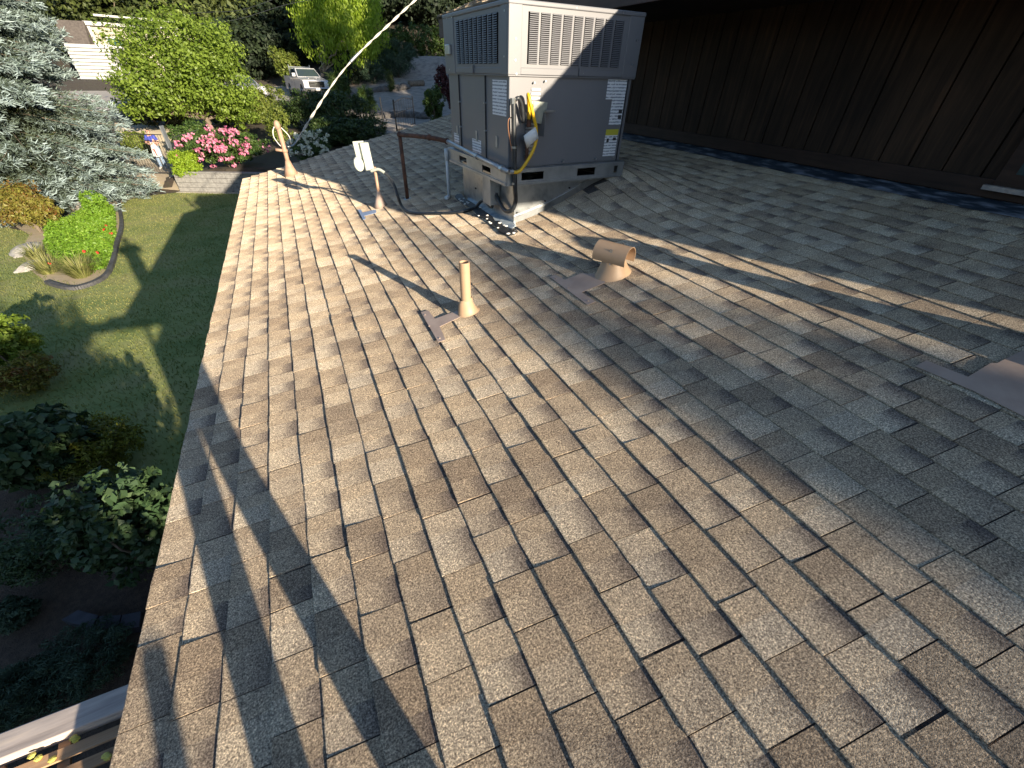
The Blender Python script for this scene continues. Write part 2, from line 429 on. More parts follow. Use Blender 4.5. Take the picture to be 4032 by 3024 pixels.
# shingle tabs: a few shared meshes, laid course by course, the joints a little skewed
SKEW = math.tan(math.radians(-6.0))
LENS = [.135, .165, .185, .20, .22, .25]
def tab_geo(L, thick, lift, gap, half, tone, band, e=EXPO, jag=0.0, seed=0):
    """local frame: x up the slope, y along the course, z out of the roof; wedge-shaped tab, its butt edge at x = 0"""
    rg = random.Random(seed)
    ys = [0, half*L, half*L+.0006, L-gap]; ex = e+.045
    V, C, Fc = [], [], []
    xs = [0.0, .004, e*.45, e*.78, e+.012, ex]
    for iy, y in enumerate(ys):
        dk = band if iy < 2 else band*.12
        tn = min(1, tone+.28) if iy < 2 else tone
        dj = jag*rg.uniform(-1, 1)
        for ix, x in enumerate(xs):
            t_ = x/ex
            z = thick*(1-t_)+.0015+(lift if ix < 2 else lift*.3 if ix == 2 else 0)
            if ix == 0: z -= .0012
            gx_ = x+(dj if ix < 2 else 0)
            V.append((gx_, y+x*SKEW, z))
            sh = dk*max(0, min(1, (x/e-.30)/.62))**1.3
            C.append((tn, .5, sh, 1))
    n = len(xs); m_ = len(ys)
    for iy in range(m_-1):
        for ix in range(n-1):
            a = iy*n+ix; Fc.append((a, a+1, a+n+1, a+n)[::-1])
    b = len(V)
    for iy, y in enumerate(ys):                   # butt face, down to the deck
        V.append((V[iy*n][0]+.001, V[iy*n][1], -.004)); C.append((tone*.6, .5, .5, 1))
    for iy in range(m_-1): Fc.append((iy*n, iy*n+n, b+iy+1, b+iy)[::-1])
    for iy, s_ in ((0, 1), (m_-1, -1)):           # the two ends
        row = [iy*n+k for k in range(n)]
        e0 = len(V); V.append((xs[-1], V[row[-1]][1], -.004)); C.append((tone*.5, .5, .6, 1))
        p = row+[e0, b+iy]; Fc.append(tuple(p) if s_ > 0 else tuple(p[::-1]))
    return V, Fc, C
VAR = {}
rv = random.Random(3)
for li, L in enumerate(LENS):
    for q in range(7):
        tone = [.20, .30, .40, .48, .56, .66, .78][q]+rv.uniform(-.05, .05)
        band = rv.choice([.55, .85, .95, .25, .9])
        VAR[li, q] = tab_geo(L, rv.uniform(.007, .0115), rv.choice([0, 0, .001, .002]), rv.choice([.003, .0035, .004, .005, .008]), rv.choice([.38, .45, .5, .55, .62]), max(0, min(1, tone)), band, jag=.0025, seed=li*9+q)
CURB = (1.66, 2.70, 3.42, 4.66)                    # x0 x1 y0 y1 of the curb opening
rs = random.Random(11)
TABS = []
k = 0; u = UE
while u < UW-.02:
    v = v_near(u)-rs.uniform(0, .25); vf = v_far(u)
    prev = None
    while v < vf-.02:
        li = rs.choices(range(6), [1, 2, 3, 3, 2, 1])[0]
        L = LENS[li]
        if v+L > vf: v = vf-L
        q = rs.choices(range(7), [2, 3, 3, 4, 4, 3, 2])[0]
        if q == prev: q = (q+3) % 7
        prev = q
        c = RP(u+EXPO/2, v+L/2)
        inside = CURB[0]+.02 < c[0] < CURB[1] and CURB[2]+.05 < c[1] < CURB[3]
        if not inside and v+L > v_near(u)-.05: TABS.append((u, v, li, q, rs.uniform(-.0015, .0015), rs.uniform(-.0008, .0012)))
        v += L
        if v >= vf-.021: break
    u += EXPO; k += 1
# the exposed flashing sheets cut the courses: leave tabs out where metal shows
HOLES = []
def hole(pts): HOLES.append([uv_px(*p) for p in pts])
def inpoly(p, poly):
    x, y = p; r_ = False
    for i in range(len(poly)):
        (x1, y1), (x2, y2) = poly[i], poly[i-1]
        if (y1 > y) != (y2 > y) and x < (x2-x1)*(y-y1)/(y2-y1)+x1: r_ = not r_
    return r_
def tab_area(u, v, L):
    ps = [proj(RP(u+a*EXPO, v+b*L)) for a, b in ((0, 0), (1, 0), (1, 1), (0, 1))]
    if min(p[2] for p in ps) < .1: return 0
    xs = [min(max(p[0], 0), 4032) for p in ps]; ys = [min(max(p[1], 0), 3024) for p in ps]
    return abs(sum(xs[i]*ys[(i+1) % 4]-xs[(i+1) % 4]*ys[i] for i in range(4)))/2
order = sorted(range(len(TABS)), key=lambda i: -tab_area(TABS[i][0], TABS[i][1], LENS[TABS[i][2]]))
single = set(order[:300])
VM = {}
for key, (V, Fc, C) in VAR.items():
    me = bpy.data.meshes.new("shingle"); me.from_pydata(V, [], Fc); me.update()
    me.materials.append(MT['shingle'])
    ca = me.color_attributes.new("tab", 'FLOAT_COLOR', 'POINT'); ca.data.foreach_set("color", np.array(C, np.float32).ravel())
    VM[key] = me
RM = Matrix(((EX[0], 0, RN[0]), (EX[1], 1, RN[1]), (EX[2], 0, RN[2])))
field = MB(); field.c = []; field.cname = "tab"
for i, (u, v, li, q, du, tilt) in enumerate(TABS):
    if i in single:
        o = bpy.data.objects.new("shingle", VM[li, q]); COL.objects.link(o); o.parent = roof
        p = RP(u+du, v)-np.array(ROOT[roof.name])
        mw = RM.to_4x4(); mw.translation = Vector(p); o.matrix_local = mw
    else:
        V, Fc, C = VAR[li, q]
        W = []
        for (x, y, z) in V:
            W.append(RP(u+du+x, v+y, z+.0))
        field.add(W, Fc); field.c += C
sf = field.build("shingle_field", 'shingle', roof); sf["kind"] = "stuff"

# wall flashing along the foot of the plank wall
mb = MB()
n = 40
for i in range(n):
    v0, v1 = -1.0+i*.26, -1.0+(i+1)*.26
    if v0 > 9.6: break
    j = .012*math.sin(i*1.7)
    mb.hexa([RP(UW-.06+j, v0, .010), RP(UW+.19, v0, .012), RP(UW+.19, v1, .012), RP(UW-.06-j, v1, .010), RP(UW-.06+j, v0, .013), RP(UW+.19, v0, .03), RP(UW+.19, v1, .03), RP(UW-.06-j, v1, .013)])
mb.build("wall_flashing", 'flash', house)
WX = 4.24
zb = lambda y: roof_z(WX, y)
# plank wall, each plank its own piece
upper = MB(); upper.box(WX+.03, WX+.10, -1.95, 8.2, 3.75, 5.25)
upw = upper.build("upper_wall", 'soffit', house)
y = -1.95; rp = random.Random(5)
while y < 8.1:
    wd = rp.choice([.205, .215, .225, .2])
    mb = MB(); d_ = rp.uniform(0, .004)
    mb.box(WX+d_, WX+.03, y+.005, min(y+wd-.005, 8.2), 3.86, 5.2)
    mb.build("plank", 'planks', upw, bevel=.003)
    y += wd
mb = MB(); mb.box(WX-.028, WX-.002, -1.95, 8.2, 3.905, 4.015)
mb.build("base_trim", 'trim', house, bevel=.004)
# window at the near end of the wall
mb = MB(); mb.box(WX-.05, WX+.02, .15, 1.30, 3.98, 5.1)
wn = mb.build("window", 'trim', house, bevel=.004)
mb = MB(); mb.box(WX-.056, WX-.052, .24, 1.22, 4.06, 5.02); mb.build("pane", 'glass', wn)
mb = MB(); mb.box(WX-.09, WX-.05, .12, 1.33, 3.955, 3.985); mb.build("sill", 'weather', wn, bevel=.004)
# upper roof: eave, soffit, shingled slope
EXE, EZB, EZT = 3.05, CAMZ+.515, CAMZ+.82
YA, YB = -2.05, 9.6
mb = MB(); mb.box(EXE+.02, WX+.4, YA+.03, YB-.03, EZB+.02, EZB+.045); mb.build("soffit", 'soffit', house)
mb = MB(); mb.box(EXE, EXE+.028, YA, YB, EZB, EZT-.03); mb.build("fascia", 'fascia', house, bevel=.003)
us_ = math.radians(19); UX = np.array([math.cos(us_), 0, math.sin(us_)]); UN = np.array([-math.sin(us_), 0, math.cos(us_)])
o0 = np.array([EXE-.02, YA-.03, EZT-.035])
mb = MB(); mb.obox(o0, UX*7.2, (0, YB-YA+.06, 0), UN*.02); ur = mb.build("upper_roof", 'deck', house)
mb = MB(); mb.c = []; mb.cname = "tab"
for k in range(14):
    v = 0
    while v < YB-YA:
        li = rs.choice(range(6)); q = rs.choice(range(7)); V, Fc, C = VAR[li, q]
        L = LENS[li]
        if v+L > YB-YA+.06: break
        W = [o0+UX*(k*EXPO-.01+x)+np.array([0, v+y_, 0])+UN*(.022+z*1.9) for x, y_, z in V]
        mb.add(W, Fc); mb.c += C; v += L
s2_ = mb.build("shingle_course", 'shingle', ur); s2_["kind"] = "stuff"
for yy, nm in ((YA, "rake_trim"), (YB-.03, "rake_trim")):
    mb = MB(); mb.obox(np.array([EXE+.03, yy, EZT-.16]), UX*7.0, (0, .03, 0), (0, 0, .12)); mb.build(nm, 'fascia', house)
mb = MB(); mb.prism([(3.6, 9.0, 3.7), (9.0, 9.0, 3.7), (9.0, 9.0, 6.9), (3.6, 9.0, 5.1)], (0, 1, 0), .1); mb.build("gable_wall", 'fascia', house)
mb = MB(); mb.box(3.72, 9.0, -2.05, -1.92, 3.2, 5.04); mb.build("end_wall", 'stucco', house)
#SECTION2
# ================================================================== rooftop air conditioner on its curb
HY = math.radians(2.2)
HX = np.array([math.cos(HY), math.sin(HY), 0]); HYV = np.array([-math.sin(HY), math.cos(HY), 0]); ZU = np.array([0, 0, 1.0])
H0 = np.array([1.602, 3.427, 0.0])
HW, HD = 1.205, 1.30
zT, zS, zB, zR = CAMZ+.415, CAMZ+.006, CAMZ-.622, CAMZ-.752
def HP(a, b, z): return H0+HX*a+HYV*b+ZU*z                      # a along the front, b away from the camera
def hbox(mb, a0, a1, b0, b1, z0, z1): mb.obox(HP(a0, b0, z0), HX*(a1-a0), HYV*(b1-b0), ZU*(z1-z0))
ac = thing("air_conditioner", HP(HW/2, HD/2, zR), "large grey packaged air conditioner with louvred top on metal rails", "air conditioner")
mb = MB(); hbox(mb, .012, HW-.012, .012, HD-.012, zB, zS)
cab = mb.build("cabinet", 'unit', ac, bevel=.006)
# upper section: corner posts, louvred panels, lid
mb = MB(); hbox(mb, .05, HW-.05, .05, HD-.05, zS+.01, zT-.03); mb.build("coil_chamber", 'unit_dark', ac)
for (a0, a1, b0, b1) in ((-.008, .10, -.008, .02), (HW-.14, HW+.008, -.008, .02), (-.008, .02, .021, .12), (-.008, .02, HD-.24, HD+.008)):
    mb = MB(); hbox(mb, a0, a1, b0, b1, zS-.006, zT-.022); mb.build("corner_post", 'unit', ac, bevel=.004)
mb = MB(); hbox(mb, HW-.02, HW+.008, .021, HD, zS-.006, zT-.022); hbox(mb, .021, HW-.021, HD-.02, HD+.008, zS-.006, zT-.022); mb.build("rear_panel", 'unit', ac)
mb = MB(); hbox(mb, -.012, HW+.012, -.012, HD+.012, zT-.028, zT); mb.build("lid", 'unit', ac, bevel=.006)
for (p0, p1, d0, d1, side) in ((.10, HW-.14, -.004, .02, 'f'), (.12, HD-.24, -.004, .02, 'l')):
    mb = MB()
    if side == 'f': hbox(mb, p0, p1, d0, d1, zS-.004, zS+.038)
    else: hbox(mb, d0, d1, p0, p1, zS-.004, zS+.038)
    mb.build("sill_rail", 'unit', ac, bevel=.004)
def louvre_panel(side, p0, p1, z0, z1, cols, rows):
    """punched panel: a frame, mullions between the columns and a curved blade in every slot"""
    def B(mb, a0, a1, b0, b1, z0_, z1_):
        if side == 'f': hbox(mb, a0, a1, b0, b1, z0_, z1_)
        else: hbox(mb, b0, b1, a0, a1, z0_, z1_)
    fr = .05
    mb = MB()
    B(mb, p0, p1, -.002, .008, z0, z0+.022); B(mb, p0, p1, -.002, .008, z1-.03, z1)
    B(mb, p0, p0+fr, -.002, .008, z0+.022, z1-.03); B(mb, p1-fr, p1, -.002, .008, z0+.022, z1-.03)
    pan = mb.build("louvre_panel", 'unit', ac)
    q0, q1 = p0+fr, p1-fr; cw = (q1-q0)/cols; m_ = .018
    for c in range(cols):
        if c:
            mb = MB(); B(mb, q0+c*cw-m_/2, q0+c*cw+m_/2, -.0018, .007, z0+.022, z1-.03); mb.build("mullion", 'unit', pan)
        mb = MB(); zz0, zz1 = z0+.022, z1-.03; hh = (zz1-zz0)/rows
        for r_ in range(rows):
            zc = zz0+r_*hh; a0, a1 = q0+c*cw+m_/2, q0+(c+1)*cw-m_/2
            out_ = [(0.002, hh*1.0), (-.006, hh*.86), (-.010, hh*.62), (-.011, hh*.34)]
            for (b_, h_), (b2, h2) in zip(out_[:-1], out_[1:]):
                P = [HP(a0, b_, zc+h_), HP(a1, b_, zc+h_), HP(a1, b2, zc+h2), HP(a0, b2, zc+h2)] if side == 'f' else [HP(b_, a0, zc+h_), HP(b_, a1, zc+h_), HP(b2, a1, zc+h2), HP(b2, a0, zc+h2)]
                mb.poly(P)
        bl = mb.build("louvre_blades", 'unit', pan, smooth=True); bl["kind"] = "stuff"
louvre_panel('f', .10, HW-.14, zS+.038, zT-.028, 9, 26)
louvre_panel('l', .12, HD-.24, zS+.038, zT-.028, 9, 22)
# seams, screws, service details
mb = MB(); hbox(mb, -.004, HW+.004, -.004, HD+.004, zS-.014, zS-.006); mb.build("seam_flange", 'unit', ac)
for a in (.33, .78):
    mb = MB(); hbox(mb, -.0006, .013, HD*a-.001, HD*a+.001, zB+.002, zS-.016); mb.build("panel_seam", 'black', cab)
mb = MB(); hbox(mb, HW-.055, HW-.051, -.0006, .013, zB+.002, zS-.016); mb.build("panel_seam", 'black', cab)
for a, z in ((.05, .08), (.05, .20), (.06, -.0), (HW-.05, .08), (HW-.04, .24), (.55, .395), (HW-.22, .395), (.22, -.05), (.32, -.04), (HW-.3, -.6), (HW-.1, -.59), (.55, -.6), (.66, .015)):
    mb = MB(); mb.tube([HP(a, .013, zS+z), HP(a, -.012, zS+z)], .007, 6); mb.build("screw", 'galv', ac)
for b, z in ((.43, -.2), (.43, -.4), (1.01, -.22), (1.01, -.42), (.06, .35), (.06, .1), (1.2, .38), (1.08, .38), (.5, .39), (1.2, .02)):
    mb = MB(); mb.tube([HP(.013, b, zS+z), HP(-.010, b, zS+z)], .007, 6); mb.build("screw", 'galv', ac)
mb = MB(); hbox(mb, .62, .66, -.018, -.008, zS+.0, zS+.05); mb.build("latch", 'unit', ac)
mb = MB(); hbox(mb, -.018, -.004, .63, .67, zS+.0, zS+.05); mb.build("latch", 'unit', ac)
for r_ in range(7):
    mb = MB(); hbox(mb, .205, .285, .004, .0115, zS-.10-r_*.028, zS-.085-r_*.028); mb.build("vent_slot", 'galv2', cab)
for r_ in range(10):
    mb = MB(); hbox(mb, .165, .255, .003, .0115, zS-.30-r_*.026, zS-.286-r_*.026); mb.build("vent_slot", 'galv2', cab)
# rating plates and stickers
def sticker(nm, a0, a1, z0, z1, side='f', mat='paper'):
    mb = MB()
    if side == 'f': hbox(mb, a0, a1, .0095, .0118, zS+z0, zS+z1)
    else: hbox(mb, .0095, .0118, a0, a1, zS+z0, zS+z1)
    return mb.build(nm, mat, cab)
tag(sticker("rating_label", HW-.195, HW-.06, -.34, -.018), "tall white rating label with two black boxes")
sticker("rating_label", HW-.265, HW-.198, -.155, -.018)
for z0 in (-.285, -.245):
    mb = MB(); hbox(mb, HW-.105, HW-.068, .0078, .0092, zS+z0-.012, zS+z0+.016); mb.build("printed_box", 'ink', cab)
wl = sticker("warning_label", HW-.215, HW-.075, -.585, -.42)
mb = MB(); hbox(mb, HW-.215, HW-.075, .0078, .0093, zS-.42, zS-.375); mb.build("yellow_header", 'labelyellow', wl)
mb = MB(); hbox(mb, HW-.195, HW-.170, .0078, .0093, zS-.475, zS-.445); hbox(mb, HW-.125, HW-.09, .0078, .0093, zS-.462, zS-.44); mb.build("printed_diagram", 'ink', wl)
sticker("side_label", .05, .30, -.27, -.04, 'l'); sticker("side_label", 1.09, 1.22, -.575, -.49, 'l'); sticker("side_label", .55, .75, -.60, -.49, 'l')
mb = MB(); hbox(mb, -.030, -.009, 1.13, 1.24, zS+.13, zS+.20); mb.build("pull_handle", 'galv', ac, bevel=.004)
for b in (.2, .62, 1.1):
    mb = MB(); hbox(mb, .004, .0118, b, b+.035, zS-.50, zS-.42); mb.build("knockout", 'galv2', cab)
# base rails with fork slots
def rail(side, L, slots, nm="base_rail"):
    def B(a0, a1, d0, d1, z0, z1):
        if side == 'f': hbox(mb, a0, a1, d0, d1, z0, z1)
        else: hbox(mb, d0, d1, a0, a1, z0, z1)
    mb = MB(); H_ = zB-zR
    B(-.02, L+.02, -.035, -.012, zB-.034, zB-.004); B(-.02, L+.02, -.035, -.012, zR, zR+.022)
    B(-.02, L+.02, -.026, -.018, zR+.0221, zR+.034)
    p = -.02
    for s0, s1 in slots+[(L+.02, None)]:
        B(p, s0, -.024, -.016, zR+.0341, zB-.0341)
        if s1: p = s1
    B(-.02, L+.02, -.012, .05, zB-.012, zB-.004)
    B(-.02, L+.02, -.012, .03, zR, zR+.006)
    return mb.build(nm, 'galv2', ac)
rail('f', HW, [(.125, .345), (.70, .90), (1.12, 1.16)]); rail('l', HD, [(.28, .46), (.83, 1.02)])
mb = MB(); hbox(mb, HW+.012, HW+.035, -.012, HD, zR, zB-.004); hbox(mb, 0, HW, HD+.012, HD+.035, zR, zB-.004); mb.build("base_rail", 'galv2', ac)
mb = MB(); hbox(mb, .02, HW-.02, .02, HD-.02, zB-.03, zB-.002); mb.build("base_pan", 'galv2', ac)

# sheet-metal curb under the unit
curb = thing("roof_curb", HP(.6, .65, zR-.2), "tapered galvanised sheet metal curb under the air conditioner", "curb")
def curb_face(a0, b0, a1, b1, n=8, nm="side"):
    mb = MB()
    for i in range(n):
        t0, t1 = i/n, (i+1)/n
        P0, P1 = HP(a0+(a1-a0)*t0, b0+(b1-b0)*t0, 0), HP(a0+(a1-a0)*t1, b0+(b1-b0)*t1, 0)
        z0, z1 = roof_z(P0[0], P0[1])-.03, roof_z(P1[0], P1[1])-.03
        mb.poly([(P0[0], P0[1], z0), (P1[0], P1[1], z1), (P1[0], P1[1], zR+.002), (P0[0], P0[1], zR+.002)])
    return mb.build(nm, 'galv', curb)
curb_face(.10, .05, 1.10, .05); curb_face(.10, 1.25, .10, .05); curb_face(1.10, .05, 1.10, 1.25); curb_face(1.10, 1.25, .10, 1.25)
mb = MB(); pts = []
for i in range(9):
    P = HP(.095+1.02*i/8, .036, 0); pts.append((P[0], P[1], roof_z(P[0], P[1])+.055))
for p, q in zip(pts[:-1], pts[1:]):
    p, q = np.array(p), np.array(q); mb.obox(p, q-p, HYV*.012, (0, 0, .016))
mb.build("counterflashing", 'galv', curb)
for a in (.13, .42, .68, .9, 1.02):
    P = HP(a, .05, 0); mb = MB(); z = roof_z(P[0], P[1])+.095
    mb.tube([(P[0], P[1], z), (P[0], P[1]-.012, z)], .008, 6); mb.build("screw", 'ink', curb)
for b in (.35, .9):
    P = HP(.10, b, 0); mb = MB(); z = roof_z(P[0], P[1])+.15
    mb.tube([(P[0], P[1], z), (P[0]-.012, P[1], z)], .008, 6); mb.build("screw", 'ink', curb)
# smeared pan and mastic in front of the low side of the curb
c5 = lambda x, y, h=0: roof_px(1600+x*.2712, 700+y*.2712, h)
pan = MB(); pan.prism([c5(x, y, .014) for x, y in ((1595, 700), (1535, 745), (1290, 645), (1180, 520), (1000, 390), (885, 320), (950, 225), (1160, 235), (1420, 480), (1560, 560))], RN, .006)
tag(pan.build("flashing_pan", 'pan', loc=c5(1250, 500)), "bluish smeared metal flashing pan along the left foot of the curb", "flashing")
tr = thing("roof_mastic", c5(1100, 560), "black tar mastic strip dotted with white chips beside the curb", "tar strip")
mb = MB()
tarpts = [(705, 285), (735, 250), (800, 245), (850, 305), (930, 355), (1010, 405), (1100, 470), (1190, 530), (1255, 575), (1290, 640), (1360, 640), (1420, 720), (1500, 770), (1590, 745), (1622, 790), (1560, 830), (1490, 850), (1425, 830), (1350, 785), (1300, 720), (1215, 655), (1140, 600), (1050, 570), (980, 490), (935, 445), (860, 405), (800, 370), (740, 335)]
mb.prism([c5(x, y, .012) for x, y in tarpts], RN, .012)
mb.build("tar", 'tar', tr, bevel=.004)
mb = MB()
for x, y in ((770, 310), (835, 298), (790, 335), (820, 340), (850, 380), (900, 365), (880, 352), (1075, 430), (1050, 550), (1175, 545), (1170, 595), (1205, 640), (1225, 658), (1355, 655), (1330, 725), (1420, 690), (1450, 700), (1480, 810), (1560, 800)):
    p = c5(x, y, .027); r_ = random.uniform(.008, .014)
    mb.ell(p, (r_*1.4, r_, r_*.6), 6, 4)
mb.build("chips", 'chip', tr)["kind"] = "stuff"
# junction box on the curb
mb = MB(); P = HP(.10, .43, 0)
jb = thing("junction_box", P-HX*.05+ZU*(zR-.17), "small grey metal junction box on the left side of the curb", "junction box")
mb.obox(HP(.0, .33, zR-.235), HX*.095, HYV*.16, ZU*.235); mb.build("box", 'galv2', jb, bevel=.004)
mb = MB(); mb.obox(HP(-.006, .325, zR-.240), HX*.006, HYV*.17, ZU*.245); mb.build("cover", 'galv2', jb, bevel=.002)
# conduits, hose, gas line
def face_px(px, py, d):                        # point in front of the cabinet's front face
    r_ = ray(px, py); n_ = -HYV; o = HP(0, 0, CAMZ)+n_*d-CAM
    return CAM+r_*((o@n_)/(r_@n_))
def side_px(px, py, d):
    r_ = ray(px, py); n_ = -HX; o = HP(0, 0, CAMZ)+n_*d-CAM
    return CAM+r_*((o@n_)/(r_@n_))
cdt = thing("power_conduit", face_px(2028, 600, .05), "black electrical conduit running up the front corner of the air conditioner", "conduit")
pth = [face_px(2022, 398, .045), face_px(2022, 420, .05), face_px(2024, 560, .052), face_px(2027, 700, .06), face_px(2028, 745, .055), face_px(2030, 790, .005), face_px(2018, 825, -.02)]
pth += [HP(.06, .12, roof_z(1.7, 3.55)+.10), HP(.055, .22, roof_z(1.7, 3.65)+.13), HP(.06, .34, roof_z(1.7, 3.8)+.20)]
mb = MB(); mb.tube(smoothpath(pth, 5), .019, 8); mb.build("pipe", 'black', cdt, smooth=True)
mb = MB(); mb.tube(smoothpath([face_px(2026, 397, .05), face_px(2040, 386, .06), face_px(2052, 405, .05), face_px(2058, 440, .04), face_px(2060, 480, .02)], 5), .014, 8); mb.build("flexible_lead", 'black', cdt, smooth=True)
mb = MB(); mb.tube([face_px(2020, 385, .045), face_px(2021, 408, .045)], .024, 8); mb.build("fitting", 'galv', cdt)
for y in (580, 722):
    mb = MB(); mb.tube([face_px(2025, y-4, .054), face_px(2025, y+4, .054)], .024, 8); mb.build("strap", 'galv', cdt)
tag(MB.build((lambda m: (m.tube(smoothpath([face_px(2015, 462, .03), face_px(2003, 470, .03), face_px(2001, 500, .03), face_px(2006, 540, .03), face_px(2018, 600, .04)], 5), .004, 6), m)[1])(MB()), "ground_wire", principled("copper_wire", (.45, .22, .12), .4, .6)[0], loc=face_px(2005, 500, .03)), "thin bare copper wire looped beside the black conduit", "wire")
# vent shield
vs = thing("flue_shield", face_px(2120, 440, .05), "small open sheet metal flue shield on the front of the air conditioner", "flue shield")
mb = MB(); mb.prism([face_px(2097, 397, .085), face_px(2155, 403, .07), face_px(2141, 488, .03), face_px(2104, 484, .035)], -HYV, .006); mb.build("hood", 'boxgrey', vs)
mb = MB(); mb.obox(HP(.285, -.10, zS-.235), HX*.09, HYV*.11, ZU*.012); mb.build("top_plate", 'galv', vs)
mb = MB(); mb.obox(HP(.285, -.09, zS-.40), HX*.006, HYV*.10, ZU*.16); mb.build("side_plate", 'unit', vs)
hs = thing("gas_hose", face_px(2080, 600, .06), "yellow flexible gas hose hanging in front of the air conditioner", "hose")
hp = [face_px(2016, 677, .075), face_px(2035, 678, .08), face_px(2052, 668, .085), face_px(2075, 636, .09), face_px(2100, 590, .10), face_px(2112, 545, .10), face_px(2110, 500, .10), face_px(2100, 455, .10), face_px(2090, 415, .10), face_px(2083, 382, .09), face_px(2079, 372, .07), face_px(2080, 385, .045), face_px(2083, 430, .04), face_px(2083, 470, .04)]
mb = MB(); mb.tube(smoothpath(hp, 6), .0135, 8); mb.build("hose", 'yellow', hs, smooth=True)
mb = MB(); mb.tube([face_px(2083, 470, .04), face_px(2083, 500, .04)], .02, 8); mb.tube([face_px(2075, 540, .04), face_px(2074, 615, .04)], .015, 8); mb.tube([face_px(2074, 612, .04), face_px(2073, 632, .04)], .02, 8); mb.build("gas_valve", 'rust', hs)
mb = MB(); mb.tube([face_px(2062, 540, .02), face_px(2062, 540, .07)], .022, 8); mb.build("cap", 'black', hs)
mb = MB(); mb.tube([face_px(2005, 676, .075), face_px(2020, 677, .075)], .02, 8); mb.build("coupling", 'galv', hs)
mb = MB()
TG = [[(2062, 535), (2080, 520), (2098, 508), (2108, 500)], [(2066, 555), (2085, 540), (2103, 532), (2116, 524)], [(2075, 585), (2088, 570), (2105, 556), (2121, 545)]]
TD = [[.115, .12, .118, .116], [.118, .126, .122, .116], [.10, .125, .128, .115]]
for i in range(3):
    for j in range(4): mb.v.append(tuple(face_px(*TG[i][j], TD[i][j])))
for i in range(2):
    for j in range(3): a = i*4+j; mb.f.append((a, a+1, a+5, a+4))
tg = mb.build("paper_tag", 'paperw', loc=face_px(2090, 540, .12), smooth=True)
so_ = tg.modifiers.new("solid", 'SOLIDIFY'); so_.thickness = .0015
tag(tg, "crumpled white paper tag tied to the yellow gas hose", "tag")
gp = thing("gas_pipe", roof_px(1605, 785), "rusty gooseneck gas pipe rising from the roof to the air conditioner", "pipe")
gb = roof_px(1605, 785); gt = gb.copy(); gt[2] = CAMZ-.546
s0 = side_px(1790, 578, .055); s1 = side_px(2000, 676, .06)
mid = gt+np.array([.12, -.10, -.005])
w1 = at(1760, 556, X=float(s0[0])-.03)
mb = MB(); mb.tube([gb-ZU*.03, gt], .021, 10); mb.build("riser", 'rust', gp, smooth=True)
mb = MB(); mb.tube(smoothpath([gt, at(1690, 541, X=1.33), w1], 3), .021, 10); mb.build("cross_pipe", 'rust', gp, smooth=True)
mb = MB(); mb.ell(gt, (.031, .031, .031), 10, 6); mb.ell(at(1690, 541, X=1.33), (.03, .03, .03), 10, 6); mb.ell(w1, (.03, .03, .03), 10, 6); mb.build("elbow", 'rust', gp, smooth=True)
mb = MB(); mb.tube([w1, s1], .019, 10); mb.build("side_run", 'galv2', gp, smooth=True)
for t_ in (.55, .92):
    p = w1+(s1-w1)*t_; dd = (s1-w1)/np.linalg.norm(s1-w1); mb = MB(); mb.tube([p-dd*.02, p+dd*.02], .027, 8); mb.build("union", 'galv', gp)
mb = MB(); mb.tube([gb, gb+RN*.012], [.055, .04], 12); mb.build("sealant_collar", 'galv2', gp)
pv = thing("drain_pipe", roof_px(1765, 790), "white plastic condensate drain pipe with elbow at the unit's corner", "pipe")
p0 = roof_px(1770, 782); p1 = p0.copy(); p1[2] = at(1773, 597, X=float(p0[0]))[2]
mb = MB(); mb.tube([p0+RN*.02, p1], .017, 10); mb.build("pipe", 'pvc', pv, smooth=True)
mb = MB(); mb.tube([p1-ZU*.10, p1+ZU*.01], .023, 10); mb.tube([p1-ZU*.03, p1-ZU*.03+np.array([.09, .02, 0])], .021, 10); mb.build("tee", 'pvc', pv, smooth=True)
mb = MB(); mb.tube([p0+RN*.022, p0+RN*.022+np.array([-.05, -.035, -.006])], .021, 10); mb.build("elbow", 'pvc', pv, smooth=True)

# outlet post on the roof
ps = thing("outlet_post", roof_px(1500, 815), "weatherproof grey outlet box on a short brown roof post", "outlet box")
pb = roof_px(1500, 815); ptop = pb+ZU*.42
mb = MB(); mb.tube([pb, ptop], .017, 10); mb.build("pole", 'mast', ps, smooth=True)
mb = MB(); mb.tube([pb-RN*.01, pb+ZU*.05, pb+ZU*.12, pb+ZU*.17], [.085, .062, .035, .02], 14); mb.build("cone_flashing", 'tanflash', ps, smooth=True)
bx = at(1462, 592, Y=float(pb[1])-.03)
fr = np.array([.955, .297, 0]); bk = np.array([-.297, .955, 0])
tl = np.array([-.06, 0, 1.0]); tl /= np.linalg.norm(tl)
o = at(1441, 668, Y=float(pb[1])-.06)
mb = MB(); mb.obox(o-tl*.01, fr*.098, bk*.06, tl*.262); mb.build("box", 'boxgrey', ps, bevel=.005)
mb = MB(); mb.obox(o+tl*.10-fr*.055+bk*.045, fr*.12, bk*.012, tl*.165); mb.build("back_plate", 'boxgrey', ps, bevel=.003)
cpts = [o+fr*(-.062+.055*math.cos(a))+tl*(.058+.072*math.sin(a))-bk*.002 for a in np.linspace(0, 2*math.pi, 16)[:-1]]
mb = MB(); mb.prism(cpts, bk, .03); mb.build("flip_cover", 'boxgrey', ps, bevel=.006)
for q, w_ in ((.02, .025), (.06, .03), (.045, .02)):
    mb = MB(); mb.obox(o+fr*(q)+tl*(.03+q*.6)-bk*.002, fr*w_, bk*.002, tl*w_); mb.build("lichen_patch", 'chip', ps)
TA = [(1409, 826), (1422, 826), (1428, 838), (1480, 826), (1482, 838), (1434, 851), (1441, 862), (1430, 866)]
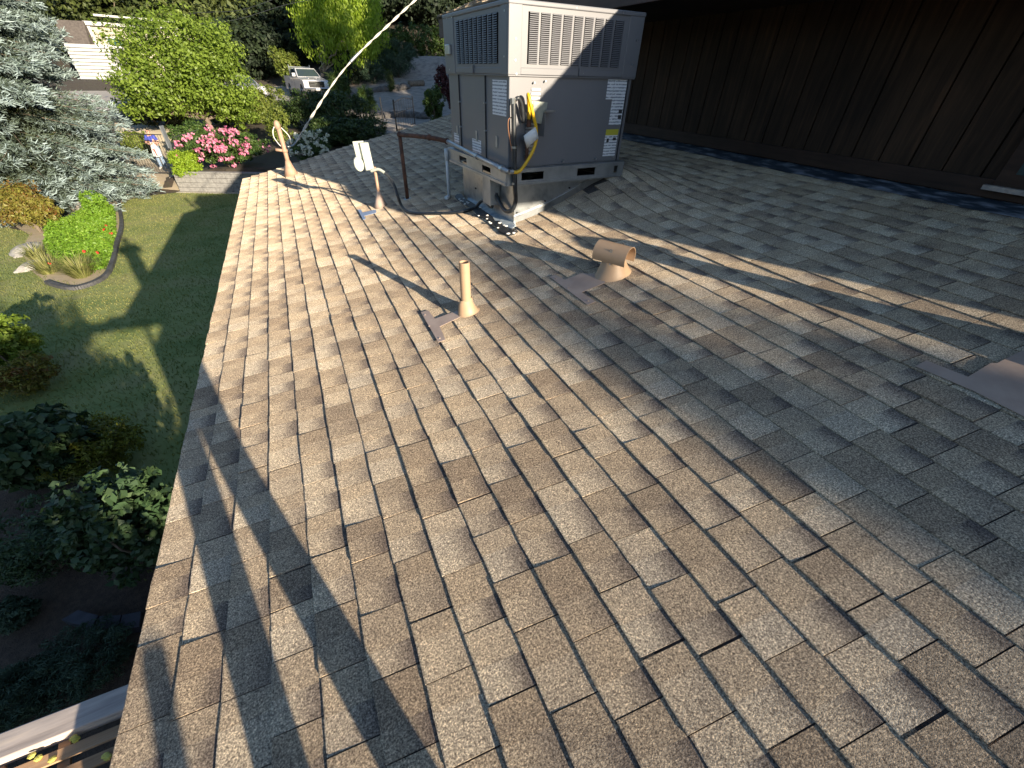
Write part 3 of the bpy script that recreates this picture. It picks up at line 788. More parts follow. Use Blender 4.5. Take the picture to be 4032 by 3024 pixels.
mb = MB(); mb.prism([roof_px(x, y, .013) for x, y in TA], RN, .003); mb.build("tee_flashing", principled("bare_blue_metal", (.34, .40, .52), .5, .2)[0], ps)
wh = thing("conduit_whip", roof_px(1640, 838), "black flexible conduit looping over the roof from outlet post to curb", "conduit")
c7 = lambda x, y: (1200+x*.3617, 500+y*.3617)
st = o+fr*.05-tl*.02
Yp = float(pb[1])
w_pts = [st, at(*c7(800, 462), Y=Yp-.08), at(*c7(870, 500), Y=Yp-.12), at(*c7(920, 545), Y=Yp-.16), at(*c7(975, 640), Y=Yp-.24), at(*c7(1010, 750), Y=Yp-.34), roof_px(*c7(1050, 850), .05), roof_px(*c7(1110, 915), .02), roof_px(*c7(1220, 942), .02), roof_px(*c7(1400, 942), .02), roof_px(*c7(1600, 935), .02), roof_px(*c7(1750, 912), .03), at(*c7(1860, 870), X=1.585), at(*c7(1940, 800), X=1.62), HP(.045, .41, zR-.27), HP(.045, .41, zR-.235)]
sp = smoothpath(w_pts, 6); mb = MB(); mb.tube(sp[12:], .016, 8); mb.build("whip", 'black', wh, smooth=True)
mb = MB(); mb.tube(sp[:13], .0165, 8); mb.build("grey_sleeve", 'boxgrey', wh, smooth=True)

# painted vent pipe with flashing
vp = thing("vent_pipe", roof_px(1835, 1240), "tan painted vent pipe standing on the sunlit roof", "vent pipe")
vb = roof_px(1838, 1238); vt = vb+ZU*.355
mb = MB(); n = 18
for ring, (h, r_) in enumerate(((-.02, .033), (.355, .033), (.355, .027), (.10, .027))):
    for k in range(n):
        a = 2*math.pi*k/n; mb.v.append((vb[0]+r_*math.cos(a), vb[1]+r_*math.sin(a), vb[2]+h))
for ring in range(3):
    for k in range(n):
        a = ring*n+k; b = ring*n+(k+1) % n; mb.f.append((a, b, b+n, a+n))
mb.build("pipe", 'tanpaint', vp, smooth=math.radians(40))
mb = MB()
rings = []
for h, r_, sh in ((.012, .068, .016), (.020, .060, .012), (.05, .050, .006), (.085, .042, 0), (.10, .040, 0), (.115, .035, 0)):
    ring = []
    for k in range(20):
        a = 2*math.pi*k/20; lx, ly = r_*math.cos(a)*1.15+sh, r_*math.sin(a)*.85
        tlt = max(0, 1-h/.11)
        p = vb+EX*lx+np.array([0, ly, 0])+RN*h*tlt+ZU*h*(1-tlt); ring.append(p)
    rings.append(ring)
for ring in rings: mb.v += [tuple(p) for p in ring]
for i in range(len(rings)-1):
    for k in range(20): a = i*20+k; b = i*20+(k+1) % 20; mb.f.append((a, b, b+20, a+20))
mb.build("base_cone", 'tanpaint', vp, smooth=True)
TV = [(1657.5, 1230), (1686.6, 1222.8), (1712.6, 1256), (1800, 1224), (1818, 1246), (1732, 1287), (1754.3, 1338.6), (1726, 1348.8)]
mb = MB(); mb.prism([roof_px(x, y, .014) for x, y in TV], RN, .0025); mb.build("tee_flashing", 'tanflash', vp)
for x, y in ((1673, 1240), (1690, 1284), (1731, 1332)):
    mb = MB(); p = roof_px(x, y, .016); mb.ell(p, (.007, .007, .005), 8, 5); mb.build("nail_head", 'tanflash', vp)
# hooded vent
hv = thing("hooded_vent", roof_px(2405, 1085), "tan hooded flue vent with half-round cap on the roof", "vent")
hb = roof_px(2402, 1087)
mb = MB(); rings = []
for h, rx, ry in ((.010, .135, .105), (.03, .118, .092), (.08, .092, .078), (.11, .078, .068), (.13, .074, .064)):
    rings.append([hb+EX*rx*math.cos(a)+np.array([0, ry*math.sin(a), 0])+RN*h*.75+ZU*h*.25+EX*.02 for a in np.linspace(0, 2*math.pi, 25)[:-1]])
for ring in rings: mb.v += [tuple(p) for p in ring]
for i in range(len(rings)-1):
    for k in range(24): a = i*24+k; b = i*24+(k+1) % 24; mb.f.append((a, b, b+24, a+24))
mb.build("base_cone", 'tanpaint', hv, smooth=True)
cl, cr = at(2352, 985, Y=float(hb[1])+.10), None
axd = np.array([.42, -.90, .0]); axd /= np.linalg.norm(axd); up_ = np.array([0, 0, 1.0]); sd = np.cross(axd, up_)
cc = hb+ZU*.145+axd*.0+EX*.0
mb = MB(); Rc = .078; Lh = .118; n = 20; th = .003
for e_ in (-Lh, Lh):
    for rr in (Rc, Rc-th):
        for k in range(n+1):
            a = math.radians(-25+230*k/n); mb.v.append(tuple(cc+axd*e_+sd*rr*math.cos(a)+up_*rr*math.sin(a)))
m1 = n+1
for k in range(n):
    mb.f.append((k, k+1, 2*m1+k+1, 2*m1+k)); mb.f.append((m1+k+1, m1+k, 3*m1+k, 3*m1+k+1))
    mb.f.append((k+1, k, m1+k, m1+k+1)); mb.f.append((2*m1+k, 2*m1+k+1, 3*m1+k+1, 3*m1+k))
mb.f.append((0, m1, 3*m1, 2*m1)[::-1]); mb.f.append((n, m1+n, 3*m1+n, 2*m1+n))
mb.build("cap", 'tanpaint', hv, smooth=math.radians(40))
mb = MB(); mb.tube([hb+ZU*.10, cc+ZU*.03], .06, 16); mb.build("throat", 'tanpaint', hv, smooth=True)
for s_ in (-1, 1):
    mb = MB(); mb.obox(hb+ZU*.03+sd*s_*.083-axd*.01+EX*.02, axd*.02, sd*.003, ZU*.17); mb.build("strap", 'galv', hv)
cB = lambda x, y: roof_px(2100+x*.2411, 850+y*.2411, .014)
mb = MB(); mb.prism([cB(x, y) for x, y in ((265, 1000), (352, 962), (512, 1048), (780, 940), (1150, 960), (1170, 1100), (790, 1252), (1015, 1405), (890, 1460))], RN, .0025); mb.build("flashing_plate", 'tanflash', hv)
for x, y in ((365, 1025), (575, 1180), (890, 1395)):
    mb = MB(); mb.ell(cB(x, y)+RN*.003, (.008, .008, .005), 8, 5); mb.build("nail_head", 'tanflash', hv)
# large flue at the right, only its flashing is in the frame
fl = thing("flue_stack", roof_px(4330, 1480), "brown painted sheet metal flashing of a flue at the right edge", "flue")
c3 = lambda x, y: roof_px(3600+x*.2411, 1300+y*.2411, .016)
mb = MB(); mb.prism([c3(x, y) for x, y in ((15, 595), (190, 500), (870, 770), (1240, 545), (1350, 545), (1680, 375), (1800, 330), (3300, 60), (3900, 1500), (2600, 1780), (1792, 1420), (950, 990))], RN, .003); mb.build("flashing_plate", 'tanflash', fl)
fb = roof_px(4330, 1450)
mb = MB(); mb.tube([fb+RN*.01, fb+ZU*.08, fb+ZU*.16, fb+ZU*.46], [.17, .12, .09, .085], 18); mb.build("stack", 'tanpaint', fl, smooth=True)
mb = MB(); mb.tube([fb+ZU*.44, fb+ZU*.50, fb+ZU*.56], [.14, .14, .03], 18); mb.build("rain_cap", 'tanpaint', fl, smooth=True)

# service mast and the twisted overhead cable
sm = thing("service_mast", roof_px(1140, 690), "brown service mast with rounded weatherhead near the roof's far corner", "mast")
sb = roof_px(1148, 690); st_ = sb+ZU*.70
mb = MB(); mb.tube([sb, st_], .034, 12); mb.build("pole", 'mast', sm, smooth=True)
mb = MB(); mb.tube([sb-RN*.01, sb+ZU*.08, sb+ZU*.16, sb+ZU*.22], [.12, .085, .055, .038], 14); mb.build("boot", 'mast', sm, smooth=True)
mb = MB(); mb.ell(st_+np.array([-.01, 0, .01]), (.048, .05, .07), 14, 8); mb.build("weatherhead", 'mast', sm, smooth=True)
zc = sb+ZU*.36
mb = MB(); mb.tube([zc-ZU*.02, zc+ZU*.02], .045, 12); mb.tube([zc+np.array([-.13, 0, .02]), zc], .022, 8); mb.build("insulator_clamp", 'mast', sm, smooth=True)
mb = MB(); mb.tube(smoothpath([st_+np.array([-.05, 0, 0]), st_+np.array([-.09, -.03, -.06]), st_+np.array([-.10, -.03, -.15]), st_+np.array([-.05, 0, -.26]), zc+np.array([-.02, .05, .05])], 5), .006, 6)
mb.tube(smoothpath([st_+np.array([.04, 0, -.02]), st_+np.array([.12, .02, -.14]), zc+np.array([.12, .05, .08])], 5), .006, 6); mb.build("service_leads", 'chip', sm, smooth=True)
oc = thing("overhead_cable", zc, "pale twisted overhead service cable slanting up from the mast", "cable")
e0 = zc+np.array([.06, .04, .05]); e1 = at(1165, 560, Y=8.62); e2 = at(1345, 285, Y=8.75); e3 = at(1560, 70, Y=8.9); e4 = at(1720, -75, Y=9.0); e5 = at(1900, -240, Y=9.1)
cp = smoothpath([e1, e2, e3, e4, e5], 60)
mb = MB(); cum = 0; A, B, C_ = [], [], []
for i, p in enumerate(cp):
    if i: cum += np.linalg.norm(p-cp[i-1])
    dd = cp[min(i+1, len(cp)-1)]-cp[max(i-1, 0)]; dd /= np.linalg.norm(dd)
    x_ = np.cross(dd, ZU); x_ /= np.linalg.norm(x_); y_ = np.cross(dd, x_); a = cum*2*math.pi/.42
    wob = .009+.003*math.sin(cum*3.1)
    A.append(p+wob*(math.cos(a)*x_+math.sin(a)*y_)); B.append(p-wob*(math.cos(a)*x_+math.sin(a)*y_))
mb.tube(A, .007, 6); mb.build("strand", 'cable', oc, smooth=True)
mb = MB(); mb.tube(B, .007, 6); mb.build("strand", 'cable', oc, smooth=True)
mb = MB(); mb.tube(cp, .005, 6); mb.build("strand", 'galv2', oc, smooth=True)
mb = MB(); mb.tube(smoothpath([e0, (e0+e1)/2-ZU*.02, e1, cp[12]], 4), .012, 6); mb.build("cable_grip", 'galv2', oc, smooth=True)
mb = MB(); mb.tube(cp[70:80], .02, 8); mb.build("splice_sleeve", 'galv2', oc, smooth=True)
#SECTION3
# ================================================================== plants
def unit(v): return v/(np.linalg.norm(v, axis=-1, keepdims=True)+1e-9)
def leaf_cloud(blobs, n, size, seed, clumps=40, spread=.28, aspect=.5, up=.5, hollow=.55, tilt=.8, drop=0.0, tone=(.15, 1.0)):
    """leaf quads gathered in clumps through the volume of ellipsoids; returns verts, faces, colours"""
    rg = np.random.default_rng(seed)
    C = np.array([b[0] for b in blobs], float); Rr = np.array([b[1] for b in blobs], float)
    wt = (Rr.prod(1))**.6; wt /= wt.sum()
    nb = np.maximum(3, (clumps*wt*len(blobs)**.5).astype(int))
    cc, cr, cn, ct = [], [], [], []
    for c, r, k in zip(C, Rr, nb):
        d = unit(rg.normal(size=(k, 3))); rad = hollow+(1-hollow)*rg.random(k)**.6
        rad *= 1+.10*np.sin(d[:, 0]*5+c[0])*np.cos(d[:, 2]*4+c[1])
        cc.append(c+d*r*rad[:, None]); cr.append(np.outer(rg.uniform(.6, 1.2, k)*spread, r)); cn.append(unit(d/np.maximum(r, .01)))
        ct.append(rg.random(k))
    cc, cr, cn, ct = map(np.concatenate, (cc, cr, cn, ct))
    vol = cr.prod(1)**.5; pick = rg.choice(len(cc), n, p=vol/vol.sum())
    off = unit(rg.normal(size=(n, 3)))*(rg.random(n)**.45)[:, None]
    P = cc[pick]+off*cr[pick]
    P[:, 2] -= drop*rg.random(n)
    nrm = unit(cn[pick]*.7+off*.6+rg.normal(size=(n, 3))*tilt+np.array([0, 0, up]))
    t = unit(np.cross(nrm, rg.normal(size=(n, 3)))); b = np.cross(nrm, t)
    if drop: t = unit(t*.5+np.array([0, 0, -1.0])); b = unit(np.cross(nrm, t))
    s = size*rg.uniform(.6, 1.3, n)[:, None]
    V = np.stack([P-t*s*.5, P+b*s*aspect*.5+nrm*s*.06, P+t*s*.5, P-b*s*aspect*.5+nrm*s*.06], 1).reshape(-1, 3)
    Fq = np.arange(n*4).reshape(n, 4)
    val = np.clip(ct[pick]*.45+rg.random(n)*.55, 0, 1)*(tone[1]-tone[0])+tone[0]
    col = np.repeat(np.stack([val, rg.random(n), np.zeros(n), np.ones(n)], 1), 4, 0)
    return V, Fq, col
def limb(mb, p, q, r0, r1, wob=.08, n=5, seed=0):
    rg = random.Random(seed); p, q = np.asarray(p, float), np.asarray(q, float); L = np.linalg.norm(q-p)
    pts = [p+(q-p)*i/n+(np.array([rg.uniform(-1, 1), rg.uniform(-1, 1), rg.uniform(-.4, .4)])*wob*L if 0 < i < n else 0) for i in range(n+1)]
    mb.tube(pts, [r0+(r1-r0)*i/n for i in range(n+1)], 7); return pts
MT['bark'] = mottled("grey_brown_bark", (.10, .075, .055), (.20, .16, .12), 14, .95, 0, .6, .02, stretch=(1, 1, .3))
MT['bark_pale'] = mottled("pale_bark", (.26, .21, .16), (.40, .34, .27), 14, .9, 0, .4, .02, stretch=(1, 1, .3))
LM = {
 'broad': leaf_mat("broadleaf_green", (.06, .10, .012), (.14, .21, .025), (.24, .32, .055)),
 'lime': leaf_mat("lime_maple_leaf", (.13, .21, .015), (.24, .34, .03), (.36, .46, .06), .45),
 'dark': leaf_mat("dark_evergreen", (.006, .012, .006), (.014, .025, .010), (.028, .045, .016), .1, .7),
 'darkolive': leaf_mat("olive_evergreen", (.03, .045, .012), (.06, .08, .02), (.10, .12, .03), .2, .6),
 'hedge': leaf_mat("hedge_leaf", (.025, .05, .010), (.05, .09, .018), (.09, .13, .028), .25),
 'hedgelit': leaf_mat("sunny_hedge_leaf", (.06, .09, .015), (.12, .16, .025), (.20, .22, .05), .3),  # sunlit copy of the hedge leaf, the light put into its colour
 'hedgeshade': leaf_mat('shaded_hedge_leaf', (.016, .032, .009), (.032, .058, .014), (.06, .09, .022), .2),  # darker copy of the hedge leaf, shade put into its colour
 'box': leaf_mat("clipped_box_leaf", (.12, .20, .01), (.20, .31, .02), (.29, .38, .04), .3),
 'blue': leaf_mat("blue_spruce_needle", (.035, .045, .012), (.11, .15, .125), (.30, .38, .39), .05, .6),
 'rusty': leaf_mat("rusty_green_leaf", (.19, .055, .02), (.16, .14, .03), (.27, .27, .05), .3),
 'cover': leaf_mat("groundcover_leaf", (.07, .15, .012), (.13, .25, .02), (.22, .34, .045), .3),
 'grassy': leaf_mat("strappy_leaf", (.14, .16, .04), (.24, .25, .08), (.34, .31, .14), .3),
 'hydr': leaf_mat("broad_shrub_leaf", (.022, .05, .022), (.045, .085, .035), (.085, .13, .055), .2, .45),
 'nand': leaf_mat("yellow_green_leaf", (.10, .05, .015), (.16, .17, .02), (.30, .32, .05), .35),
 'jun': leaf_mat("juniper_needle", (.02, .045, .022), (.045, .08, .045), (.08, .12, .07), .1, .6),
 'burg': leaf_mat("burgundy_leaf", (.035, .010, .012), (.07, .018, .02), (.11, .03, .03), .2),
 'pink': leaf_mat("pink_petal", (.50, .10, .24), (.68, .22, .38), (.80, .45, .55), .35),
 'white': leaf_mat("white_petal", (.60, .58, .52), (.72, .71, .68), (.82, .82, .80), .3),
 'rhod': leaf_mat("rhododendron_leaf", (.02, .045, .010), (.045, .085, .018), (.09, .14, .03), .15),
 'red': leaf_mat("red_petal", (.5, .02, .02), (.6, .03, .03), (.7, .06, .05), .2),
 'turf': leaf_mat("grass_blade", (.08, .12, .025), (.17, .19, .055), (.30, .28, .11), .3, .7),
}
def ground_at(x, y): return float(terrain(x, y))
def shrub(name, label, cat, px, py, Y, wpx, hpx, mat, n, leaf, seed, depth=None, group=None, clumps=60, aspect=.5, stem=True, sink=.25, hollow=.5, drop=0, up=.5, lobes=6, tone=(.1, 1), spread=.28, cz=None):
    """px, py: middle of the foot of the plant in the photograph; wpx, hpx its width and height there"""
    p = at(px, py, Y=Y); m = mpp(p); gz = ground_at(p[0], p[1])
    if cz is not None:
        q_ = at(px, py, Z=cz); p = np.array([q_[0], q_[1], 0.0]); gz = ground_at(p[0], p[1]); m = mpp(q_); hpx = (2*cz-gz)/m
    Wd, Hh = wpx*m, hpx*m; D = depth if depth else Wd*.8
    base = np.array([p[0], p[1], gz]); z0 = min(p[2], gz+.3) if p[2] > gz else gz
    top = p[2]+Hh; mid = (top+gz)/2
    t = thing(name, base, label, cat, group)
    rg = np.random.default_rng(seed)
    blobs = [((p[0], p[1], gz+(top-gz)*.5), (Wd*.40, D*.40, (top-gz)*.42))]
    for i in range(lobes):
        a = rg.uniform(0, 2*math.pi); h = rg.uniform(.35, .8)
        blobs.append(((p[0]+math.cos(a)*Wd*.26, p[1]+math.sin(a)*D*.26, gz+(top-gz)*h), (Wd*.22, D*.22, (top-gz)*.2)))
    V, Fq, c = leaf_cloud(blobs, n, leaf, seed, clumps, spread, aspect, up, hollow, drop=drop, tone=tone)
    V[:, 2] = np.maximum(V[:, 2], gz+.01)
    np_mesh("foliage", V, Fq, LM[mat], t, rnd=c)
    if stem:
        mb = MB()
        for i in range(5):
            a = rg.uniform(0, 6.28); limb(mb, base-ZU*.05, base+np.array([math.cos(a)*Wd*.22, math.sin(a)*D*.22, (top-gz)*.6]), .022, .008, .08, 4, seed+i)
        mb.build("stem", 'bark', t)
    return t, blobs
def blooms(t, blobs, mat, n, r, seed, petals=26, psize=.07, nm="flower_head", face=None):
    rg = np.random.default_rng(seed); big = blobs[0]
    for i in range(n):
        d = unit(rg.normal(size=3)+np.array([0, -.9, .55]))
        b = blobs[rg.integers(len(blobs))] if rg.random() < .55 else big
        p = np.array(b[0])+d*np.array(b[1])*1.12
        V, Fq, c = leaf_cloud([(p, (r, r, r*.8))], petals, psize, seed*50+i, 6, .6, .8, .3, .4)
        np_mesh(nm, V, Fq, LM[mat], t, rnd=c)

def tree(name, label, base, crown, mat, n, leaf, seed, trunk_r=.18, clumps=140, bark='bark', group=None, aspect=.55, hollow=.45, drop=0, limbs=9, cat="tree", fork=.35, spread=.26, lean=(0, 0), tone=(.1, 1), up=.5):
    base = np.asarray(base, float)
    t = thing(name, base, label, cat, group)
    V, Fq, c = leaf_cloud(crown, n, leaf, seed, clumps, spread, aspect, up, hollow, drop=drop, tone=tone)
    np_mesh("crown", V, Fq, LM[mat], t, rnd=c)
    rg = random.Random(seed); C = np.mean([b[0] for b in crown], 0)
    fk = base+(C-base)*fork+np.array([lean[0], lean[1], 0])
    mb = MB(); limb(mb, base-ZU*.1, fk, trunk_r, trunk_r*.7, .04, 5, seed); mb.build("trunk", bark, t, smooth=True)
    for i in range(limbs):
        b = crown[i % len(crown)]
        tgt = np.array(b[0])+np.array([rg.uniform(-.6, .6)*b[1][0], rg.uniform(-.6, .6)*b[1][1], rg.uniform(-.5, .5)*b[1][2]])
        mb = MB(); pts = limb(mb, fk, tgt, trunk_r*.5, .02, .10, 6, seed+i)
        for k in (2, 3, 4): limb(mb, pts[k], pts[k]+np.array([rg.uniform(-.25, .25)*b[1][0], rg.uniform(-.25, .25)*b[1][1], rg.uniform(-.05, .3)*b[1][2]]), trunk_r*.18, .008, .1, 3, seed+i*7+k)
        mb.build("limb", bark, t, smooth=True)
    return t

# blue spruce
def spruce(base, H, Rb, seed, label):
    rg = np.random.default_rng(seed); base = np.asarray(base, float)
    t = thing("blue_spruce", base, label, "tree")
    mb = MB(); mb.tube([base, base+ZU*H*.5, base+ZU*H], [.22, .13, .02], 9); mb.build("trunk", 'bark', t, smooth=True)
    tp, td, tt = [], [], []; br = MB()
    z = .35
    while z < H*.98:
        L0 = Rb*min(1, .74+.13*z)*(1-z/H)**.8; nb = int(8+9*(1-z/H))
        for k in range(nb):
            a = rg.uniform(0, 6.283); L = L0*rg.uniform(.72, 1.12)
            dr = np.array([math.cos(a), math.sin(a), 0]); sd_ = np.array([-math.sin(a), math.cos(a), 0])
            zz = z+rg.uniform(-.15, .15); s = np.linspace(.12, 1, 14)
            path = [base+dr*L*q+ZU*(zz-.30*L*q*q*.55+.12*L*max(0, q-.7)) for q in s]
            br.tube(path[::4]+[path[-1]], [.02, .016, .010, .006, .004][:len(path[::4])+1], 4)
            for q, p in zip(s, path):
                wdt = L*.30*(1-q*.75)*(.35+q)
                for j in range(7):
                    o = rg.uniform(-1, 1)
                    pp = p+sd_*o*wdt*1.25+ZU*(rg.uniform(-.07, .05)-abs(o)*.06*L*.4)
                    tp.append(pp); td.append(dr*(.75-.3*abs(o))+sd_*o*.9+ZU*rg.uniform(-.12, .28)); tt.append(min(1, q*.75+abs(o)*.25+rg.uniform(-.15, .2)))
        z += .30+.06*z/H
    br.build("branches", 'bark', t)
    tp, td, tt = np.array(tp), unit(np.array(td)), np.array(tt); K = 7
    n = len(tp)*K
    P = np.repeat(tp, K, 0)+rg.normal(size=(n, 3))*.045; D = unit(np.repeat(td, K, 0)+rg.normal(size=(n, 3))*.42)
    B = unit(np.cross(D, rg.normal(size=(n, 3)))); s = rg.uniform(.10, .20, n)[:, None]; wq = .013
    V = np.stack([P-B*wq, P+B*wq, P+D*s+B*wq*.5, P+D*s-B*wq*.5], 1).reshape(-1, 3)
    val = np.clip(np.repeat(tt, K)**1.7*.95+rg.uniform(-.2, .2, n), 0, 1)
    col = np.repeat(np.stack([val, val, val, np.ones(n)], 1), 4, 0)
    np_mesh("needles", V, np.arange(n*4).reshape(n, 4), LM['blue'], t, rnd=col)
    return t
sb_ = at(120, 735, Z=0)
spruce((-8.75, 22.8, 0), 14.5, 3.75, 21, "tall silvery blue spruce at the left edge beside the gate")

# broadleaf tree in the sun behind the gate
tb = at(862, 552, Z=1.0)
def ell(px, py, Y, wpx, hpx, dep):
    p = at(px, py, Y=Y); m = mpp(p); return (tuple(p), (wpx*m/2, dep, hpx*m/2))
tree("broadleaf_tree", "rounded bright green broadleaf tree standing behind the pink flowers", tb,
     [ell(690, 240, 33, 420, 280, 2.6), ell(580, 330, 32, 260, 220, 2.0), ell(830, 330, 32.5, 300, 240, 2.2), ell(760, 170, 34, 330, 200, 2.3), ell(540, 400, 31.5, 170, 130, 1.2), ell(930, 420, 32, 180, 150, 1.5), ell(700, 390, 33, 380, 140, 2.0)],
     'broad', 34000, .17, 31, .2, 230, limbs=14, fork=.42, hollow=.35, tone=(.05, 1))
# lime tree behind the truck
lb = at(1225, 290, Y=50)
lb[2] = ground_at(lb[0], lb[1])
tree("lime_tree", "bright lime-green tree with drooping leaves behind the pickup", lb,
     [ell(1290, 40, 50, 250, 230, 2.6), ell(1240, 110, 49.5, 170, 200, 2.0), ell(1340, 150, 49, 170, 200, 1.8), ell(1400, 70, 51, 210, 260, 2.4), ell(1450, 150, 51, 180, 240, 2.2), ell(1345, 225, 48.6, 70, 90, .8), ell(1260, -60, 50, 300, 160, 2.6)],
     'lime', 26000, .24, 41, .16, 200, 'bark_pale', limbs=10, fork=.3, drop=.35, hollow=.4, aspect=.4)
# dark trees that close the view
def bgtree(px, Y, hpx_top, wpx, kind, seed, label, n=9000, leaf=.5, ybase=None):
    p = at(px, hpx_top, Y=Y); m = mpp(p); x, y = p[0], p[1]; gz = ground_at(x, y); top = p[2]; R_ = wpx*m/2
    H_ = top-gz
    cr = [((x, y, gz+H_*.30), (R_, R_*.8, H_*.30)), ((x+R_*.2, y-R_*.2, gz+H_*.58), (R_*.85, R_*.7, H_*.28)), ((x-R_*.2, y, gz+H_*.82), (R_*.6, R_*.5, H_*.2))]
    tree("background_tree", label, (x, y, gz), cr, kind, n, leaf, seed, .3, 110, group="dark trees closing the view", limbs=3, hollow=.3, spread=.32, fork=.3)
bgtree(330, 70, -150, 420, 'darkolive', 51, "olive-green tree above the white house roof", 9000)
bgtree(620, 66, -120, 380, 'darkolive', 52, "olive-green tree right of the spruce top, behind the broadleaf tree")
bgtree(860, 62, -140, 360, 'darkolive', 53, "olive tree between broadleaf tree and lime tree", 9000)
bgtree(80, 75, -160, 500, 'dark', 54, "dark tree behind the spruce at the far left")
bgtree(1050, 60, -130, 330, 'dark', 55, "blackish evergreen directly left of the lime tree", 10000)
bgtree(1230, 66, -150, 420, 'dark', 56, "blackish evergreen behind the lime tree", 10000)
bgtree(1480, 74, -160, 420, 'dark', 57, "blackish evergreen right of the lime tree", 10000)
bgtree(1700, 72, -180, 420, 'dark', 58, "blackish evergreen above the clipped hedge at right", 10000)
bgtree(1950, 78, -200, 460, 'dark', 59, "blackish evergreen hidden behind the air conditioner", 6000)
bgtree(480, 84, -150, 600, 'dark', 60, "dark tree far behind the white house", 6000)
bgtree(950, 80, -160, 600, 'dark', 61, "dark tree far behind the driveway", 6000)
bgtree(1380, 86, -160, 600, 'dark', 62, "dark tree farthest behind the lime tree", 6000)
bgtree(960, 56, 60, 260, 'dark', 63, "low black thicket beside the driveway, left of the pickup", 6000, .4)
bgtree(1100, 57, 90, 200, 'dark', 64, "low dark thicket behind the pickup bed", 6000, .35)
# hedges
def hedge(name, label, pts, wdt, H_, mat, n, leaf, seed, rnd_=.25, cat="hedge"):
    pts = [np.asarray(p, float) for p in pts]; t = thing(name, pts[0], label, cat)
    blobs = []
    for a, b in zip(pts[:-1], pts[1:]):
        k = max(2, int(np.linalg.norm(b-a)/(wdt*.5)))
        for i in range(k):
            p = a+(b-a)*i/k; blobs.append(((p[0], p[1], p[2]+H_*.5), (wdt*.5, wdt*.5, H_*.48)))
    V, Fq, c = leaf_cloud(blobs, n, leaf, seed, 30*len(blobs), .25, .5, .5, .7)
    V[:, 2] = np.maximum(V[:, 2], terrain(V[:, 0], V[:, 1])+.02)
    np_mesh("foliage", V, Fq, LM[mat], t, rnd=c)
    mb = MB()
    for i, b in enumerate(blobs[::2]): limb(mb, (b[0][0], b[0][1], b[0][2]-H_*.55), (b[0][0]+.1, b[0][1], b[0][2]+H_*.2), .03, .012, .08, 3, i)
    mb.build("stem", 'bark', t)
    return t
def gp_(px, py, Y): p = at(px, py, Y=Y); return (p[0], p[1], ground_at(p[0], p[1]))
hedge("sunny_hedge", "sunlit yellow-green hedge in front of the driveway, left of the mast", [gp_(880, 450, 36), gp_(1010, 450, 36), gp_(1150, 450, 36)], 2.6, 2.1, 'hedgelit', 16000, .15, 71)
hedge("shaded_hedge", "dark shaded hedge mass behind the roof's far edge", [gp_(1215, 460, 33), gp_(1320, 460, 32.0), gp_(1420, 470, 31)], 3.2, 2.0, 'hedgeshade', 16000, .15, 72)
hedge("round_shrubs", "shaded green rounded shrub row left of the iron gate", [gp_(1290, 520, 28), gp_(1400, 520, 27.5), gp_(1500, 520, 27.5)], 2.4, 1.35, 'hedgeshade', 14000, .13, 73)
hedge("clipped_hedge", "long clipped dark green hedge on top of the gravel slope", [gp_(1470, 230, 59), gp_(1640, 230, 59), gp_(1820, 230, 59)], 2.6, 3.0, 'hedge', 14000, .26, 74)
shrub("juniper_bush", "large rounded grey-green bush on the gravel slope", "bush", 1570, 292, 50, 180, 115, 'jun', 12000, .22, 81, aspect=.15, clumps=120)
shrub("juniper_bush", "lower grey-green bush left of the rounded bush on the slope", "bush", 1470, 300, 49, 120, 60, 'jun', 6000, .22, 82, aspect=.15)
shrub("green_shrub", "mid-green leafy shrub between iron gate and air conditioner", "shrub", 1715, 465, 30, 95, 120, 'hedge', 5000, .14, 83)
shrub("burgundy_shrub", "small burgundy shrub high on the gravel slope", "shrub", 1745, 330, 38, 80, 65, 'burg', 2500, .16, 84)
shrub("burgundy_shrub", "dark burgundy shrub right behind the green shrub by the unit", "shrub", 1785, 440, 31.5, 60, 130, 'burg', 3000, .14, 85)
shrub("slope_grass", "clump of green strappy leaves beside the stone edging", "grass clump", 1445, 398, 36, 70, 55, 'hedge', 1500, .5, 86, aspect=.08, stem=False)
shrub("slope_grass", "dark strappy clump right of the pickup", "grass clump", 1340, 350, 42, 90, 60, 'hedge', 1500, .6, 87, aspect=.08, stem=False)
shrub("slope_grass", "small brownish clump in the middle of the gravel slope", "grass clump", 1540, 340, 42, 40, 60, 'darkolive', 900, .4, 88, aspect=.08, stem=False)
shrub("understory_shrub", "pale green shrub at the foot of the lime tree", "shrub", 1140, 275, 51, 120, 75, 'hedgelit', 4000, .2, 89)
shrub("understory_shrub", "dark shrub under the lime tree, right of the pickup cab", "shrub", 1390, 320, 50, 150, 110, 'dark', 5000, .22, 90)
# flowering shrubs along the retaining wall
t, b = shrub("pink_rhododendron", "rhododendron covered in pink flower heads above the wall", "shrub", 925, 705, 24.6, 340, 170, 'rhod', 12000, .12, 91, depth=2.4, lobes=12)
blooms(t, b, 'pink', 60, .15, 92, 22, .11)
t, b = shrub("white_rhododendron", "rhododendron with white flower heads behind the service mast", "shrub", 1232, 650, 23.6, 165, 115, 'rhod', 5000, .10, 93, depth=1.5)
blooms(t, b, 'white', 64, .09, 94, 24, .10)
shrub("twiggy_shrub", "pale twiggy shrub between pink flowers and mast", "shrub", 1110, 545, 29, 120, 120, 'hedgelit', 3000, .12, 95)
shrub("wall_shrub", "low green shrub behind the gate post under the broadleaf tree", "shrub", 770, 570, 29, 170, 90, 'rhod', 5000, .13, 96)
shrub("wall_shrub", "green shrub inside the gate beside the spruce", "shrub", 560, 600, 30, 130, 80, 'hedgelit', 4000, .13, 97)
